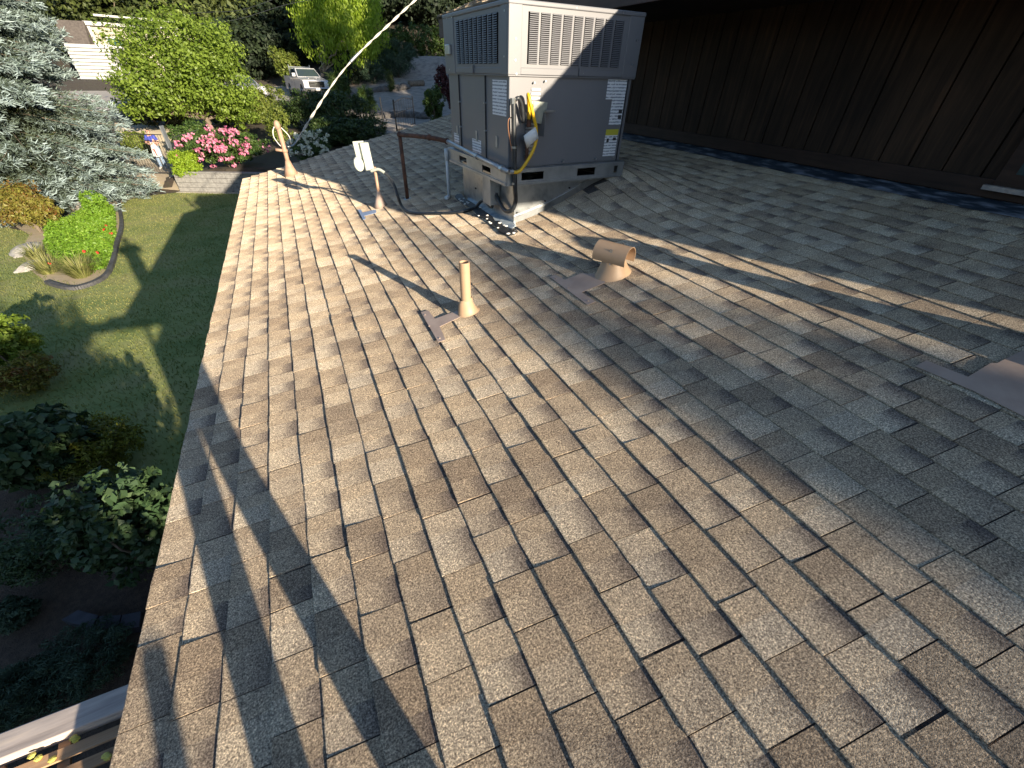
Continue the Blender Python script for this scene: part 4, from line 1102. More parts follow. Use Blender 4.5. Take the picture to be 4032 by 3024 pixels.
shrub("wall_shrub", "dark shrub filling the shade under the broadleaf tree", "shrub", 640, 500, 35, 260, 90, 'dark', 6000, .18, 98)
# clipped box
p = at(748, 690, Y=24.2); gz = ground_at(p[0], 24.7); bt = thing("box_bush", (p[0], p[1], gz), "bright green clipped box cube on the wall beside the gate", "bush")
m = mpp(p); V, Fq, c = leaf_cloud([((p[0]+dx, p[1]+dy, gz+.46+dz), (.27, .27, .27)) for dx in (-.24, .24) for dy in (-.24, .24) for dz in (-.20, .22)], 9000, .07, 99, 500, .3, .6, .6, .6)
np_mesh("foliage", V, Fq, LM['box'], bt, rnd=c)
mb = MB(); limb(mb, (p[0], p[1], gz-.05), (p[0], p[1], gz+.6), .05, .02, .05, 3, 1); mb.build("stem", 'bark', bt)
# the island bed
shrub("rusty_shrub", "russet and yellow-green shrub in the island bed below the spruce", "shrub", 165, 915, 19.0, 215, 195, 'rusty', 9000, .09, 101, lobes=8, hollow=.35, aspect=.4)
t = thing("groundcover", c4(560, 650), "bright green groundcover mat filling the island bed", "groundcover"); t["kind"] = "stuff"
poly = [tuple(c4(x, y)[:2]) for x, y in ((640, 380), (780, 330), (900, 350), (905, 560), (880, 700), (820, 820), (700, 850), (480, 800), (380, 700), (360, 560), (450, 450))]
def scatter_poly(poly, n, rg):
    P = np.array(poly); lo, hi = P.min(0), P.max(0); outp = []
    while len(outp) < n:
        q = lo+(hi-lo)*rg.random(2)
        if inpoly(q, poly): outp.append(q)
    return np.array(outp)
rg = np.random.default_rng(5); q = scatter_poly(poly, 26000, rg); n = len(q)
hgt = .22+.12*np.sin(q[:, 0]*3.1)*np.cos(q[:, 1]*2.3); P = np.stack([q[:, 0], q[:, 1], .03+rg.random(n)**.6*hgt], 1)
nr = unit(rg.normal(size=(n, 3))*.8+np.array([0, 0, .7])); tt_ = unit(np.cross(nr, rg.normal(size=(n, 3)))); bb = np.cross(nr, tt_); s = .07*rg.uniform(.6, 1.3, n)[:, None]
V = np.stack([P-tt_*s*.6, P+bb*s*.3, P+tt_*s*.6, P-bb*s*.3], 1).reshape(-1, 3); col = np.repeat(np.stack([rg.random(n)*.7+.3*np.clip(P[:, 2]*3, 0, 1), rg.random(n), rg.random(n), np.ones(n)], 1), 4, 0)
np_mesh("foliage", V, np.arange(n*4).reshape(n, 4), LM['cover'], t, rnd=col)
def strappy(name, label, c, R_, n, L, mat, seed):
    rg = np.random.default_rng(seed); t = thing(name, c, label, "grass clump")
    a = rg.random(n)*6.283; r_ = R_*.35*rg.random(n)**.5; l = L*rg.uniform(.6, 1.1, n); out_ = rg.uniform(.25, 1.0, n)
    d = np.stack([np.cos(a), np.sin(a)], 1); b = np.stack([-np.sin(a), np.cos(a)], 1)*.010
    Vs = []
    for k in (0, .35, .7, 1.0):
        z = l*(k*.9-.45*out_*k*k); x = r_[:, None]*d+d*(l*out_*k*.8)[:, None]
        wd = (1-k*.85)
        Vs.append(np.concatenate([c[:2]+x+b*wd, (c[2]+z)[:, None]], 1)); Vs.append(np.concatenate([c[:2]+x-b*wd, (c[2]+z)[:, None]], 1))
    V = np.stack(Vs, 1).reshape(-1, 3); base_ = np.arange(n)[:, None, None]*8
    Fq = (base_+np.array([[0, 1, 3, 2], [2, 3, 5, 4], [4, 5, 7, 6]])[None]).reshape(-1, 4)
    v_ = rg.random(n); col = np.repeat(np.stack([v_, v_, v_, np.ones(n)], 1), 8, 0)
    np_mesh("blades", V, Fq, LM[mat], t, rnd=col)
strappy("daylily_clump", "pale strappy daylily clump at the near tip of the bed", c4(640, 860), .5, 420, .75, 'grassy', 111)
strappy("daylily_clump", "strappy daylily clump left along the bed's near edge", c4(390, 830), .5, 300, .7, 'grassy', 112)
strappy("daylily_clump", "thin dry strappy clump by the bed's stone edge", c4(300, 720), .4, 200, .6, 'grassy', 113)
shrub("low_shrub", "small yellow-green shrub by the bed's black edging", "shrub", 385, 825, 20.0, 100, 75, 'cover', 2500, .08, 114, stem=False)
RF = ['topmost red flower beside the black edging', 'red flower just below the topmost by the edging', 'red flower touching the black edging', 'small red flower mid-height near the edging', 'red flower at the lower right of the groundcover', 'lone red flower above the left daylily clump', 'pale red flower in the middle of the groundcover']
for i, (x, y) in enumerate(((858, 535), (845, 570), (897, 597), (838, 645), (795, 752), (440, 838), (692, 745))):
    p = c4(x, y)+ZU*.3; V, Fq, c = leaf_cloud([(p, (.035, .035, .03))], 12, .045, 120+i, 4, .7, .8, .4, .3)
    f = np_mesh("red_flower", V, Fq, LM['red'], loc=p, rnd=c); tag(f, RF[i], "flower", "red flowers in the bed")
MT['rock'] = mottled("pale_boulder", (.28, .26, .24), (.42, .40, .37), 5, .9, 0, .5, .03)
def rock(c, r, seed, label, name="boulder", mat='rock', grp=None):
    rg = random.Random(seed); bm = bmesh.new(); bmesh.ops.create_icosphere(bm, subdivisions=3, radius=1)
    ph = [rg.uniform(0, 6) for _ in range(6)]
    for v in bm.verts:
        k = 1+.14*math.sin(v.co.x*3+ph[0])+.12*math.sin(v.co.y*4+ph[1])+.10*math.sin(v.co.z*5+ph[2])+.06*math.sin(v.co.x*9+v.co.y*7+ph[3])
        v.co = Vector((v.co.x*r[0]*k, v.co.y*r[1]*k, v.co.z*r[2]*k))
    me = bpy.data.meshes.new(name); bm.to_mesh(me); bm.free(); me.materials.append(MT[mat])
    o = bpy.data.objects.new(name, me); COL.objects.link(o); o.location = tuple(c); o.rotation_euler.z = rg.uniform(0, 6); tag(o, label, "rock", grp); return o
rock(c4(600, 330)+ZU*.05, (.34, .8, .22), 1, "long pale boulder between russet shrub and groundcover")
rock(c4(720, 190)+ZU*.05, (.45, .4, .3), 2, "tan boulder at the head of the island bed")
rock(c4(205, 660)+ZU*.03, (.35, .6, .14), 3, "flat grey stone on the left edge of the island bed")
rock(c4(260, 790)+ZU*.03, (.3, .35, .12), 4, "small grey stone at the near left corner of the bed")
# black edging strip round the bed
mb = MB(); ep = smoothpath([c4(x, y)+ZU*.05 for x, y in ((918, 215), (925, 330), (942, 440), (936, 520), (908, 610), (886, 720), (842, 838), (762, 905), (650, 948), (560, 962), (460, 944), (372, 916))], 5)
for a, b in zip(ep[:-1], ep[1:]):
    d = b-a; d /= np.linalg.norm(d); s_ = np.cross(d, ZU)*.05; mb.hexa([a-s_-ZU*.06, a+s_-ZU*.06, b+s_-ZU*.06, b-s_-ZU*.06, a-s_+ZU*.05, a+s_+ZU*.05, b+s_+ZU*.05, b-s_+ZU*.05])
tag(mb.build("bed_edging", mottled("black_edging", (.05, .05, .055), (.09, .09, .10), 6, .6), loc=c4(900, 620)), "curved black plastic edging strip round the island bed", "edging")
# lawn grass
rg = np.random.default_rng(9); q = scatter_poly(LAWN[:-6]+[(-9, 14), (-6.8, 9.5), (-5.2, 7.3), (-3.4, 5.2), (-2.4, 3.4)], 60000, rg); n = len(q)
z0 = terrain(q[:, 0], q[:, 1])+.01; a = rg.random(n)*6.283; h = rg.uniform(.025, .055, n); wd = rg.uniform(.006, .012, n)
d = np.stack([np.cos(a), np.sin(a)], 1); ln = rg.normal(size=(n, 2))*.02
V = np.stack([np.concatenate([q-d*wd[:, None], z0[:, None]], 1), np.concatenate([q+d*wd[:, None], z0[:, None]], 1), np.concatenate([q+ln, (z0+h)[:, None]], 1)], 1).reshape(-1, 3)
pat = .5+.5*np.sin(q[:, 0]*1.3+np.sin(q[:, 1]*.9)*2)*np.cos(q[:, 1]*.8); v_ = np.clip(rg.random(n)*.5+pat*.5, 0, 1)
gr = np_mesh("lawn_grass", V, np.arange(n*3).reshape(n, 3), LM['turf'], rnd=np.repeat(np.stack([v_, v_, v_, np.ones(n)], 1), 3, 0)); gr["kind"] = "stuff"; tag(gr, "short patchy green grass of the lawn", "grass")
# planting below the eave, lower left
shrub("sunlit_shrub", "sunlit green shrub at the left edge beside the shaded lawn", "shrub", 60, 1420, 9.3, 250, 190, 'broad', 6000, .085, 131)
shrub("russet_shrub", "shrub with coral new leaves below the sunlit one at the left edge", "shrub", 100, 1535, 8.4, 290, 140, 'rusty', 7000, .06, 132, aspect=.4)
shrub("broadleaf_shrub", "wide dark green large-leaved shrub at the left edge", "shrub", 110, 1770, 6.2, 460, 400, 'hydr', 7000, .11, 133, aspect=.65, lobes=12, cz=.62)
shrub("heavenly_bamboo", "yellow-green shrub lit by a patch of sun beside the lawn", "shrub", 365, 1755, 5.6, 390, 250, 'nand', 8000, .05, 134, aspect=.4, lobes=9, cz=.42)
shrub("large_leaf_shrub", "tall large-leaved green shrub close under the eave", "shrub", 500, 2080, 3.6, 430, 600, 'hydr', 5200, .085, 135, aspect=.6, lobes=12, cz=.75)
shrub("dark_shrub", "dark shapeless shrub in deep shade at the left edge", "shrub", 110, 2140, 4.4, 480, 420, 'hydr', 9000, .05, 136, aspect=.35, lobes=10, cz=.5)
shrub("creeping_juniper", "low feathery juniper beside the pavers", "juniper", 360, 2650, 2.9, 430, 190, 'jun', 9000, .05, 137, aspect=.16, stem=False, lobes=9)
shrub("creeping_juniper", "low feathery juniper behind the lattice rail at the left edge", "juniper", 60, 2790, 2.75, 360, 190, 'jun', 8000, .05, 138, aspect=.16, stem=False, lobes=9)
shrub("small_fern", "small leafy plant in shade above the pavers", "plant", 60, 2440, 3.7, 200, 120, 'jun', 3000, .05, 139, aspect=.3, stem=False)
# pavers
MT['paver'] = mottled("dark_pavers", (.045, .045, .055), (.07, .07, .085), 8, .8, 0, .2, .004)
for i, quad in enumerate((((385, 2440), (470, 2400), (575, 2422), (535, 2474)), ((540, 2478), (582, 2424), (690, 2420), (668, 2478)), ((672, 2478), (694, 2420), (790, 2405), (780, 2468)))):
    mb = MB(); mb.prism([at(240+(x-385)*.78, y, Z=.16) for x, y in quad][::-1], (0, 0, -1), .12)
    tag(mb.build("paver", 'paver', loc=at(240+(quad[0][0]-385)*.78, quad[0][1], Z=.1), bevel=.006), ["left", "middle", "right"][i]+" one of three dark edging pavers under the eave", "paver", "dark edging pavers")
#SECTION4
# ================================================================== garden structures
MT['block'] = mottled("grey_retaining_block", (.17, .165, .16), (.25, .245, .235), 9, .95, 0, .5, .012)
MT['iron'] = mottled("black_iron", (.02, .02, .022), (.04, .04, .042), 20, .5, .3, 0)
MT['greypost'] = mottled("grey_gate_paint", (.11, .125, .14), (.15, .165, .18), 8, .6, 0, .1, .003)
wl0 = np.array([-4.87, 24.15, 0]); wl1 = np.array([.8, 21.6, 0]); wd_ = (wl1-wl0)/np.linalg.norm(wl1-wl0); wn_ = np.array([wd_[1], -wd_[0], 0])
rw = thing("retaining_wall", wl0+wd_*2.5, "grey concrete block retaining wall between lawn and pink flowers", "wall")
bw, bh = .40, .19
for r_ in range(4):
    x_ = -(.2 if r_ % 2 else 0)
    while x_ < 6.0:
        a0, a1 = max(0, x_)+.004, min(6.1, x_+bw)-.004
        if a1-a0 > .05:
            mb = MB(); j = random.uniform(-.008, .008)
            mb.obox(wl0+wd_*a0+wn_*(.02+j-.012*r_)+ZU*(r_*bh+.003), wd_*(a1-a0), -wn_*.24, ZU*(bh-.007)); mb.build("block", 'block', rw, bevel=.012)
        x_ += bw
x_ = 0
while x_ < 6.0:
    mb = MB(); mb.obox(wl0+wd_*(x_+.004)+wn_*.03+ZU*(4*bh), wd_*.592, -wn_*.28, ZU*.06); mb.build("cap_stone", 'block', rw, bevel=.008); x_ += .6
mb = MB(); mb.obox(wl0-wn_*.03+ZU*.01, wd_*6.05, -wn_*.72, ZU*(4*bh-.02)); mb.build("backing", 'soil', rw)
mb = MB(); mb.obox(wl0+wn_*.26, wd_*6.1, -wn_*.22, ZU*.035); tag(mb.build("mowing_strip", 'concrete', loc=wl0), "narrow concrete mowing strip at the foot of the block wall", "kerb")

# gate with thin bars, seen from above, and its grey post
g0 = at(566, 686, Y=26.3); g1 = at(703, 690, Y=25.7); gz = max(ground_at(g0[0], g0[1]), .38)
g0[2] = g1[2] = gz
gt_ = thing("bar_gate", (g0+g1)/2, "iron bar gate with thin uprights in front of the waiting person", "gate")
gd = (g1-g0); gl = np.linalg.norm(gd); gd /= gl; GH = 1.62
mb = MB(); mb.tube([g0-gd*1.2+ZU*GH, g1+ZU*GH], .018, 6); mb.build("top_rail", 'iron', gt_)
mb = MB(); mb.tube([g0-gd*1.2+ZU*.09, g1+ZU*.09], .018, 6); mb.build("bottom_rail", 'iron', gt_)
for i in range(24):
    p = g1-gd*(.06+i*.118); mb = MB(); mb.tube([p+ZU*.09, p+ZU*GH], .0085, 5); mb.build("bar", 'iron', gt_)
mb = MB(); mb.tube([g1+ZU*.95-gd*.1, g1+ZU*.95+np.array([0, -.12, 0])-gd*.1], .03, 6); mb.build("latch", 'iron', gt_)
gpst = thing("gate_post", g1+gd*.12, "tall flat grey gate post leaning open beside the person", "post")
mb = MB(); mb.obox(g1+gd*.05+ZU*0, gd*.05+np.array([.04, .30, 0]), gd*.05, ZU*1.95); mb.build("post_board", 'greypost', gpst, bevel=.01)
mb = MB(); mb.obox(g1+gd*.04+ZU*1.0, gd*.08, np.array([0, -.05, 0]), ZU*.10); mb.build("hinge", 'iron', gpst)
f2 = thing("side_fence", g1+gd*.9+np.array([0, 1.0, 0]), "thin dark bar fence in shade right of the gate post", "fence")
for i in range(9):
    p = g1+gd*(.35+i*.14)+np.array([0, .5+i*.05, 0]); p[2] = ground_at(p[0], p[1]); mb = MB(); mb.tube([p, p+ZU*1.5], .009, 5); mb.build("bar", 'iron', f2)
p = g1+gd*.3+np.array([0, .5, 0]); q = g1+gd*1.55+np.array([0, .92, 0]); mb = MB(); mb.tube([p+ZU*1.45, q+ZU*1.5+ZU*.25], .014, 5); mb.build("top_rail", 'iron', f2)

# arched iron gate on the right
i0 = at(1562, 505, Y=28.6); i1 = at(1634, 490, Y=30.6); zg = ground_at(i0[0], i0[1]); zg1 = ground_at(i1[0], i1[1])
i0[2] = min(i0[2], zg); i1[2] = min(i1[2], zg1)
ig = thing("iron_gate", (i0+i1)/2, "open black iron garden gate with arched top on the right", "gate")
zt0, zt1 = at(1560, 392, Y=28.6)[2], at(1632, 378, Y=30.6)[2]
mb = MB(); mb.tube([i0, [i0[0], i0[1], zt0]], .05, 6); mb.build("post", 'iron', ig)
mb = MB(); mb.tube([i1, [i1[0], i1[1], zt1]], .03, 6); mb.build("post", 'iron', ig)
for fz, nm in ((.62, "mid_rail"), (.08, "bottom_rail")):
    a = np.array([i0[0], i0[1], i0[2]+(zt0-i0[2])*fz]); b = np.array([i1[0], i1[1], i1[2]+(zt1-i1[2])*fz]); mb = MB(); mb.tube([a, b], .018, 5); mb.build(nm, 'iron', ig)
arc = []
for k in range(9):
    t_ = k/8; arc.append(np.array([i0[0]+(i1[0]-i0[0])*t_, i0[1]+(i1[1]-i0[1])*t_, (zt0+(zt1-zt0)*t_)-.18+.16*math.sin(math.pi*t_)]))
mb = MB(); mb.tube(arc, .02, 5); mb.build("arched_rail", 'iron', ig)
for k in range(1, 8):
    b_ = arc[k]; mb = MB(); mb.tube([[b_[0], b_[1], ground_at(b_[0], b_[1])+.1], b_], .010, 5); mb.build("bar", 'iron', ig)
p2 = at(1508, 470, Y=31.0); p2[2] = ground_at(p2[0], p2[1]); mb = MB(); mb.tube([p2, p2+ZU*1.5], .035, 6); tag(mb.build("fence_post", 'iron', loc=p2), "single black post left of the open iron gate", "post")

# stone edging on the slope, log
MT['stone'] = mottled("dark_field_stone", (.07, .065, .06), (.13, .12, .115), 5, .95, 0, .6, .03)
for pts_, lab in (([(1330, 345, 44), (1400, 350, 43.5), (1470, 360, 43), (1530, 362, 42.5), (1600, 352, 42.5)], "upper curved dry stone edging on the gravel slope"), ([(1370, 415, 36), (1440, 428, 35), (1520, 432, 34.5), (1600, 425, 34.2), (1680, 448, 33)], "lower curved dry stone edging behind the iron gate"), ([(1330, 395, 38), (1400, 410, 37.2), (1460, 425, 36)], "short stone edging beside the strappy clump")):
    t = thing("stone_edging", gp_(*pts_[0]), lab, "stone edging")
    sp_ = smoothpath([gp_(*p) for p in pts_], 6)
    for k, p in enumerate(sp_):
        rg = random.Random(k); bm = MB(); g_ = ground_at(p[0], p[1])
        bm.ell((p[0], p[1], g_+.12), (rg.uniform(.28, .45), rg.uniform(.2, .3), rg.uniform(.2, .32)), 9, 6); bm.build("stone", 'stone', t, smooth=True)
a = np.array(gp_(1612, 345, 43)); b = np.array(gp_(1668, 338, 43.4)); mb = MB(); mb.tube(smoothpath([a+ZU*.2, (a+b)/2+ZU*.22, b+ZU*.25], 3), .24, 10)
tag(mb.build("fallen_log", 'bark', loc=a, smooth=True), "short dark log lying on the gravel slope", "log")

# white house behind the spruce and broadleaf tree
MT['whitepaint'] = mottled("white_siding_paint", (.40, .40, .39), (.46, .46, .45), 3, .6, 0, .03, .002)
MT['tanwall'] = mottled("tan_wall_paint", (.34, .31, .26), (.40, .36, .30), 3, .8, 0, 0)
def HPt(px, py, Y): return at(px, py, Y=Y)
A0 = HPt(296, 172, 58); A1 = HPt(463, 190, 58); zlo = HPt(380, 312, 58)[2]
wh_ = thing("white_house", ((A0+A1)/2)*np.array([1, 1, 0])+np.array([0, 0, ground_at(-12, 58)]), "white sided house with flat metal roof half hidden by the spruce", "house")
nb_ = 10; top_ = A0[2]; dz = (top_-zlo)/nb_
for i in range(nb_):
    mb = MB(); z0 = zlo+i*dz; x0, x1 = A0[0]-.8, A1[0]+.4
    mb.hexa([(x0, 57.9, z0), (x1, 57.9, z0), (x1, 58.2, z0), (x0, 58.2, z0), (x0, 58.10, z0+dz*.97), (x1, 58.10, z0+dz*.97), (x1, 58.2, z0+dz*.97), (x0, 58.2, z0+dz*.97)]); mb.build("siding_board", 'whitepaint', wh_)
mb = MB(); mb.box(A0[0]-.7, A1[0]+.3, 58.2, 60, ground_at(-12, 58)-.5, top_-.02); mb.build("lower_wall", 'tanwall', wh_)
B0 = HPt(345, 105, 60); B1 = HPt(720, 190, 60)
mb = MB(); mb.box(B0[0], B1[0]+2.5, 60.05, 64, ground_at(-12, 60)-.5, B0[2]+.1); mb.build("upper_wall", 'tanwall', wh_)
mb = MB(); mb.box(B0[0]-.15, B1[0]+2.7, 59.7, 64.2, B0[2]+.1, B0[2]+.38); mb.build("roof_edge", 'whitepaint', wh_)
for px0 in (365, 700):
    q = HPt(px0, 140, 60); mb = MB(); mb.box(q[0]-.2, q[0]+.12, 59.9, 60.04, ground_at(-12, 60), B0[2]+.1); mb.build("corner_board", 'whitepaint', wh_)
w0, w1 = HPt(422, 152, 60), HPt(490, 185, 60)
mb = MB(); mb.box(w0[0]-.12, w1[0]+.12, 59.92, 60.04, w1[2]-.12, w0[2]+.12); wf = mb.build("window", 'whitepaint', wh_)
mb = MB(); mb.box(w0[0], w1[0], 59.89, 59.915, w1[2], w0[2]); mb.build("pane", 'glass', wf)
C0, C1 = HPt(385, 60, 60), HPt(715, 88, 60)
mb = MB(); mb.hexa([(C0[0], 58.5, C0[2]-.14), (C1[0], 58.5, C1[2]-.14), (C1[0]+.5, 65, C1[2]+.1), (C0[0], 65, C0[2]+.1), (C0[0], 58.5, C0[2]), (C1[0], 58.5, C1[2]), (C1[0]+.5, 65, C1[2]+.22), (C0[0], 65, C0[2]+.22)]); mb.build("canopy_roof", 'whitepaint', wh_)
for q in (C0[0]+3.5, C1[0]-.5):
    mb = MB(); mb.box(q, q+.12, 60.2, 60.32, B0[2]+.3, C0[2]-.06); mb.build("canopy_post", 'whitepaint', wh_)
mb = MB(); mb.hexa([(A0[0]-1.0, 58.3, top_-.02), (B0[0]-.02, 58.3, top_-.02), (B0[0]-.02, 61.5, top_-.02), (A0[0]-1.0, 61.5, top_-.02), (A0[0]-1.0, 59.5, B0[2]+.35), (B0[0]-.02, 59.5, B0[2]+.35), (B0[0]-.02, 61.5, B0[2]+.35), (A0[0]-1.0, 61.5, B0[2]+.35)]); mb.build("side_gable", mottled("grey_shake", (.06, .05, .045), (.10, .085, .075), 6, .9), wh_)

# ------------------------------------------------------------------ vehicles
MT['carwhite'] = principled("white_car_paint", (.45, .45, .46), .22)[0]
MT['carwhite'].node_tree.nodes["Principled BSDF"].inputs["Coat Weight"].default_value = .6
MT['chrome'] = principled("chrome", (.75, .76, .78), .12, 1.0)[0]
MT['tyre'] = principled("tyre_rubber", (.018, .018, .018), .85)[0]
MT['carglass'] = principled("car_glass", (.03, .045, .05), .04)[0]
MT['lamp'] = principled("headlamp_lens", (.7, .72, .75), .1)[0]
class Local:
    def __init__(s, o, fwd): s.o = np.asarray(o, float); f = np.asarray(fwd, float); s.f = f/np.linalg.norm(f); s.l = np.array([-s.f[1], s.f[0], 0])
    def p(s, x, y, z): return s.o+s.f*x+s.l*y+ZU*z
def lhexa(mb, T, pts): mb.hexa([T.p(*q) for q in pts])
def lbox(mb, T, x0, x1, y0, y1, z0, z1): lhexa(mb, T, [(x0, y0, z0), (x1, y0, z0), (x1, y1, z0), (x0, y1, z0), (x0, y0, z1), (x1, y0, z1), (x1, y1, z1), (x0, y1, z1)])
def arch(cx, r, zb_, n=8): return [(cx+r*math.cos(a), zb_+r*math.sin(a)) for a in np.linspace(0, math.pi, n)]
def wheel(T, par, x, y, r, wd):
    t0 = math.copysign(1, y)
    mb = MB(); ring = []
    prof = [(r*.62, -wd/2), (r*.93, -wd/2), (r, -wd*.35), (r, wd*.35), (r*.93, wd/2), (r*.62, wd/2)]; n = 22
    for k in range(n):
        a = 2*math.pi*k/n
        for rr, yy in prof: mb.v.append(tuple(T.p(x+rr*math.cos(a), y+yy, r+rr*math.sin(a))))
    m_ = len(prof)
    for k in range(n):
        for j in range(m_-1):
            a = k*m_+j; b = ((k+1) % n)*m_+j; mb.f.append((a, b, b+1, a+1))
    w_ = mb.build("wheel", 'tyre', par, smooth=math.radians(40))
    mb = MB(); mb.tube([T.p(x, y-wd*.3, r), T.p(x, y+wd*.3, r)], r*.62, 18); mb.build("rim", 'galv2', w_)
    mb = MB()
    for k in range(6):
        a = k*math.pi/3; c = T.p(x+r*.3*math.cos(a), y+t0*wd*.31, r+r*.3*math.sin(a)); d = T.p(x+r*.58*math.cos(a), y+t0*wd*.31, r+r*.58*math.sin(a)); mb.tube([c, d], r*.07, 5)
    mb.build("spokes", 'chrome', w_)
def pickup():
    o = at(1205, 372, Y=46.2); o[2] = ground_at(o[0], o[1])+.03
    cz = at(1235, 388, Y=44); o = np.array([cz[0]-.15, 46.4, ground_at(2.2, 46)+.03])
    fwd = np.array([.20, -.98, 0]); T = Local(o, fwd)
    t = thing("pickup_truck", o, "white pickup truck with ladder rack parked on the driveway", "pickup truck")
    wb = arch(1.95, .50, .46)[::-1]; wr = arch(-1.80, .50, .46)[::-1]
    lower = [(2.86, .42), (2.90, .72), (2.88, 1.08), (2.72, 1.22), (2.0, 1.30), (1.30, 1.38), (-1.02, 1.40), (-1.02, .46)]+[(1.45-.0, .46)]
    prof = [(-1.02, .46)]+[(x, z) for x, z in wb]+[(2.86, .46), (2.92, .74), (2.90, 1.10), (2.74, 1.24), (2.0, 1.32), (1.30, 1.40), (-1.02, 1.42)]
    mb = MB(); mb.prism([T.p(x, 1.0, z) for x, z in prof], -T.l, 2.0); mb.build("body", 'carwhite', t, bevel=.05)
    prof = [(-2.95, .55), (-2.95, 1.44), (-1.03, 1.44), (-1.03, .46)]+[(x, z) for x, z in wr[::-1]][::-1]
    prof = [(-1.03, .46), (-1.03, 1.44), (-2.95, 1.44), (-2.95, .50)]+[(x, z) for x, z in arch(-1.80, .50, .46)[::-1]]
    for y0 in (1.0, -.90):
        mb = MB(); mb.prism([T.p(x, y0, z) for x, z in prof], -T.l, .10); mb.build("bed_side", 'carwhite', t, bevel=.02)
    mb = MB(); lbox(mb, T, -2.95, -2.87, -.89, .89, .6, 1.43); mb.build("tailgate", 'carwhite', t)
    mb = MB(); lbox(mb, T, -2.86, -1.03, -.89, .89, .78, .84); mb.build("bed_floor", 'tyre', t)
    mb = MB(); lhexa(mb, T, [(-1.0, -.95, 1.40), (1.30, -.95, 1.40), (1.30, .95, 1.40), (-1.0, .95, 1.40), (-.88, -.78, 1.96), (.42, -.78, 1.97), (.42, .78, 1.97), (-.88, .78, 1.96)]); mb.build("cab", 'carwhite', t, bevel=.05)
    mb = MB(); lhexa(mb, T, [(1.235, -.86, 1.44), (1.255, -.86, 1.44), (1.255, .86, 1.44), (1.235, .86, 1.44), (.50, -.72, 1.92), (.53, -.72, 1.92), (.53, .72, 1.92), (.50, .72, 1.92)]); mb.build("windshield", 'carglass', t)
    for s in (-1, 1):
        for x0, x1, xt0, xt1 in ((.28, 1.05, .22, .45), (-.78, .20, -.74, .14)):
            pts = [(x0, .95, 1.46), (x1, .95, 1.46), (xt1, .795, 1.90), (xt0, .795, 1.90)]
            mb = MB(); mb.prism([T.p(x, s*y, z) for x, y, z in pts], T.l*s, .012); mb.build("side_window", 'carglass', t)
        mb = MB(); lbox(mb, T, 1.05, 1.20, s*1.02 if s > 0 else -1.27, 1.27 if s > 0 else -1.02, 1.42, 1.66); mb.build("mirror", 'carwhite' if s < 0 else 'tyre', t, bevel=.03)
        mb = MB(); lbox(mb, T, 2.84, 2.935, s*.62 if s > 0 else -.97, .97 if s > 0 else -.62, .78, 1.12); mb.build("headlight", 'lamp', t, bevel=.03)
        mb = MB(); lbox(mb, T, .15, .38, (1.0 if s > 0 else -1.03), (1.03 if s > 0 else -1.0), 1.16, 1.20); mb.build("door_handle", 'chrome', t)
        mb = MB(); lbox(mb, T, .20, .21, (.99 if s > 0 else -1.004), (1.004 if s > 0 else -.99), .5, 1.38); mb.build("door_gap", 'tyre', t)
        for x in (1.95, -1.80): wheel(T, t, x, s*.86, .42, .27)
    mb = MB(); lbox(mb, T, 2.86, 2.93, -.60, .60, .76, 1.14); gr_ = mb.build("grille", 'tyre', t, bevel=.02)
    for z in (.84, .92, 1.06):
        mb = MB(); lbox(mb, T, 2.925, 2.945, -.58, .58, z, z+.025); mb.build("grille_bar", 'chrome', gr_)
    mb = MB(); mb.prism([T.p(2.95, y, z) for y, z in ((-.17, .955), (-.06, .955), (-.06, .935), (.06, .935), (.06, .955), (.17, .955), (.14, 1.015), (.06, 1.015), (.06, 1.035), (-.06, 1.035), (-.06, 1.015), (-.14, 1.015))], T.f, .015); mb.build("emblem", 'chrome', gr_)
    mb = MB(); lbox(mb, T, 2.84, 3.03, -1.0, 1.0, .50, .74); mb.build("bumper", 'chrome', t, bevel=.04)
    mb = MB(); lbox(mb, T, 3.03, 3.04, -.16, .16, .56, .70); mb.build("licence_plate", 'chip', t)
    mb = MB(); lhexa(mb, T, [(1.5, -.35, 1.36), (2.1, -.35, 1.30), (2.1, .35, 1.30), (1.5, .35, 1.36), (1.55, -.3, 1.42), (2.1, -.3, 1.34), (2.1, .3, 1.34), (1.55, .3, 1.42)]); mb.build("hood_scoop", 'carwhite', t)
    mb = MB(); lbox(mb, T, 2.09, 2.115, -.28, .28, 1.31, 1.335); mb.build("scoop_inlet", 'tyre', t)
    mb = MB()
    for s in (-.85, .85): mb.tube([T.p(-1.1, s, 1.42), T.p(-1.1, s, 2.05), T.p(-1.1, s, 2.2)], .03, 6)
    mb.tube([T.p(-1.1, -.85, 2.03), T.p(-1.1, .85, 2.03)], .04, 6); mb.tube([T.p(-1.1, -.85, 1.75), T.p(-1.1, .85, 1.75)], .03, 6); mb.build("ladder_rack", 'galv2', t)
pickup()
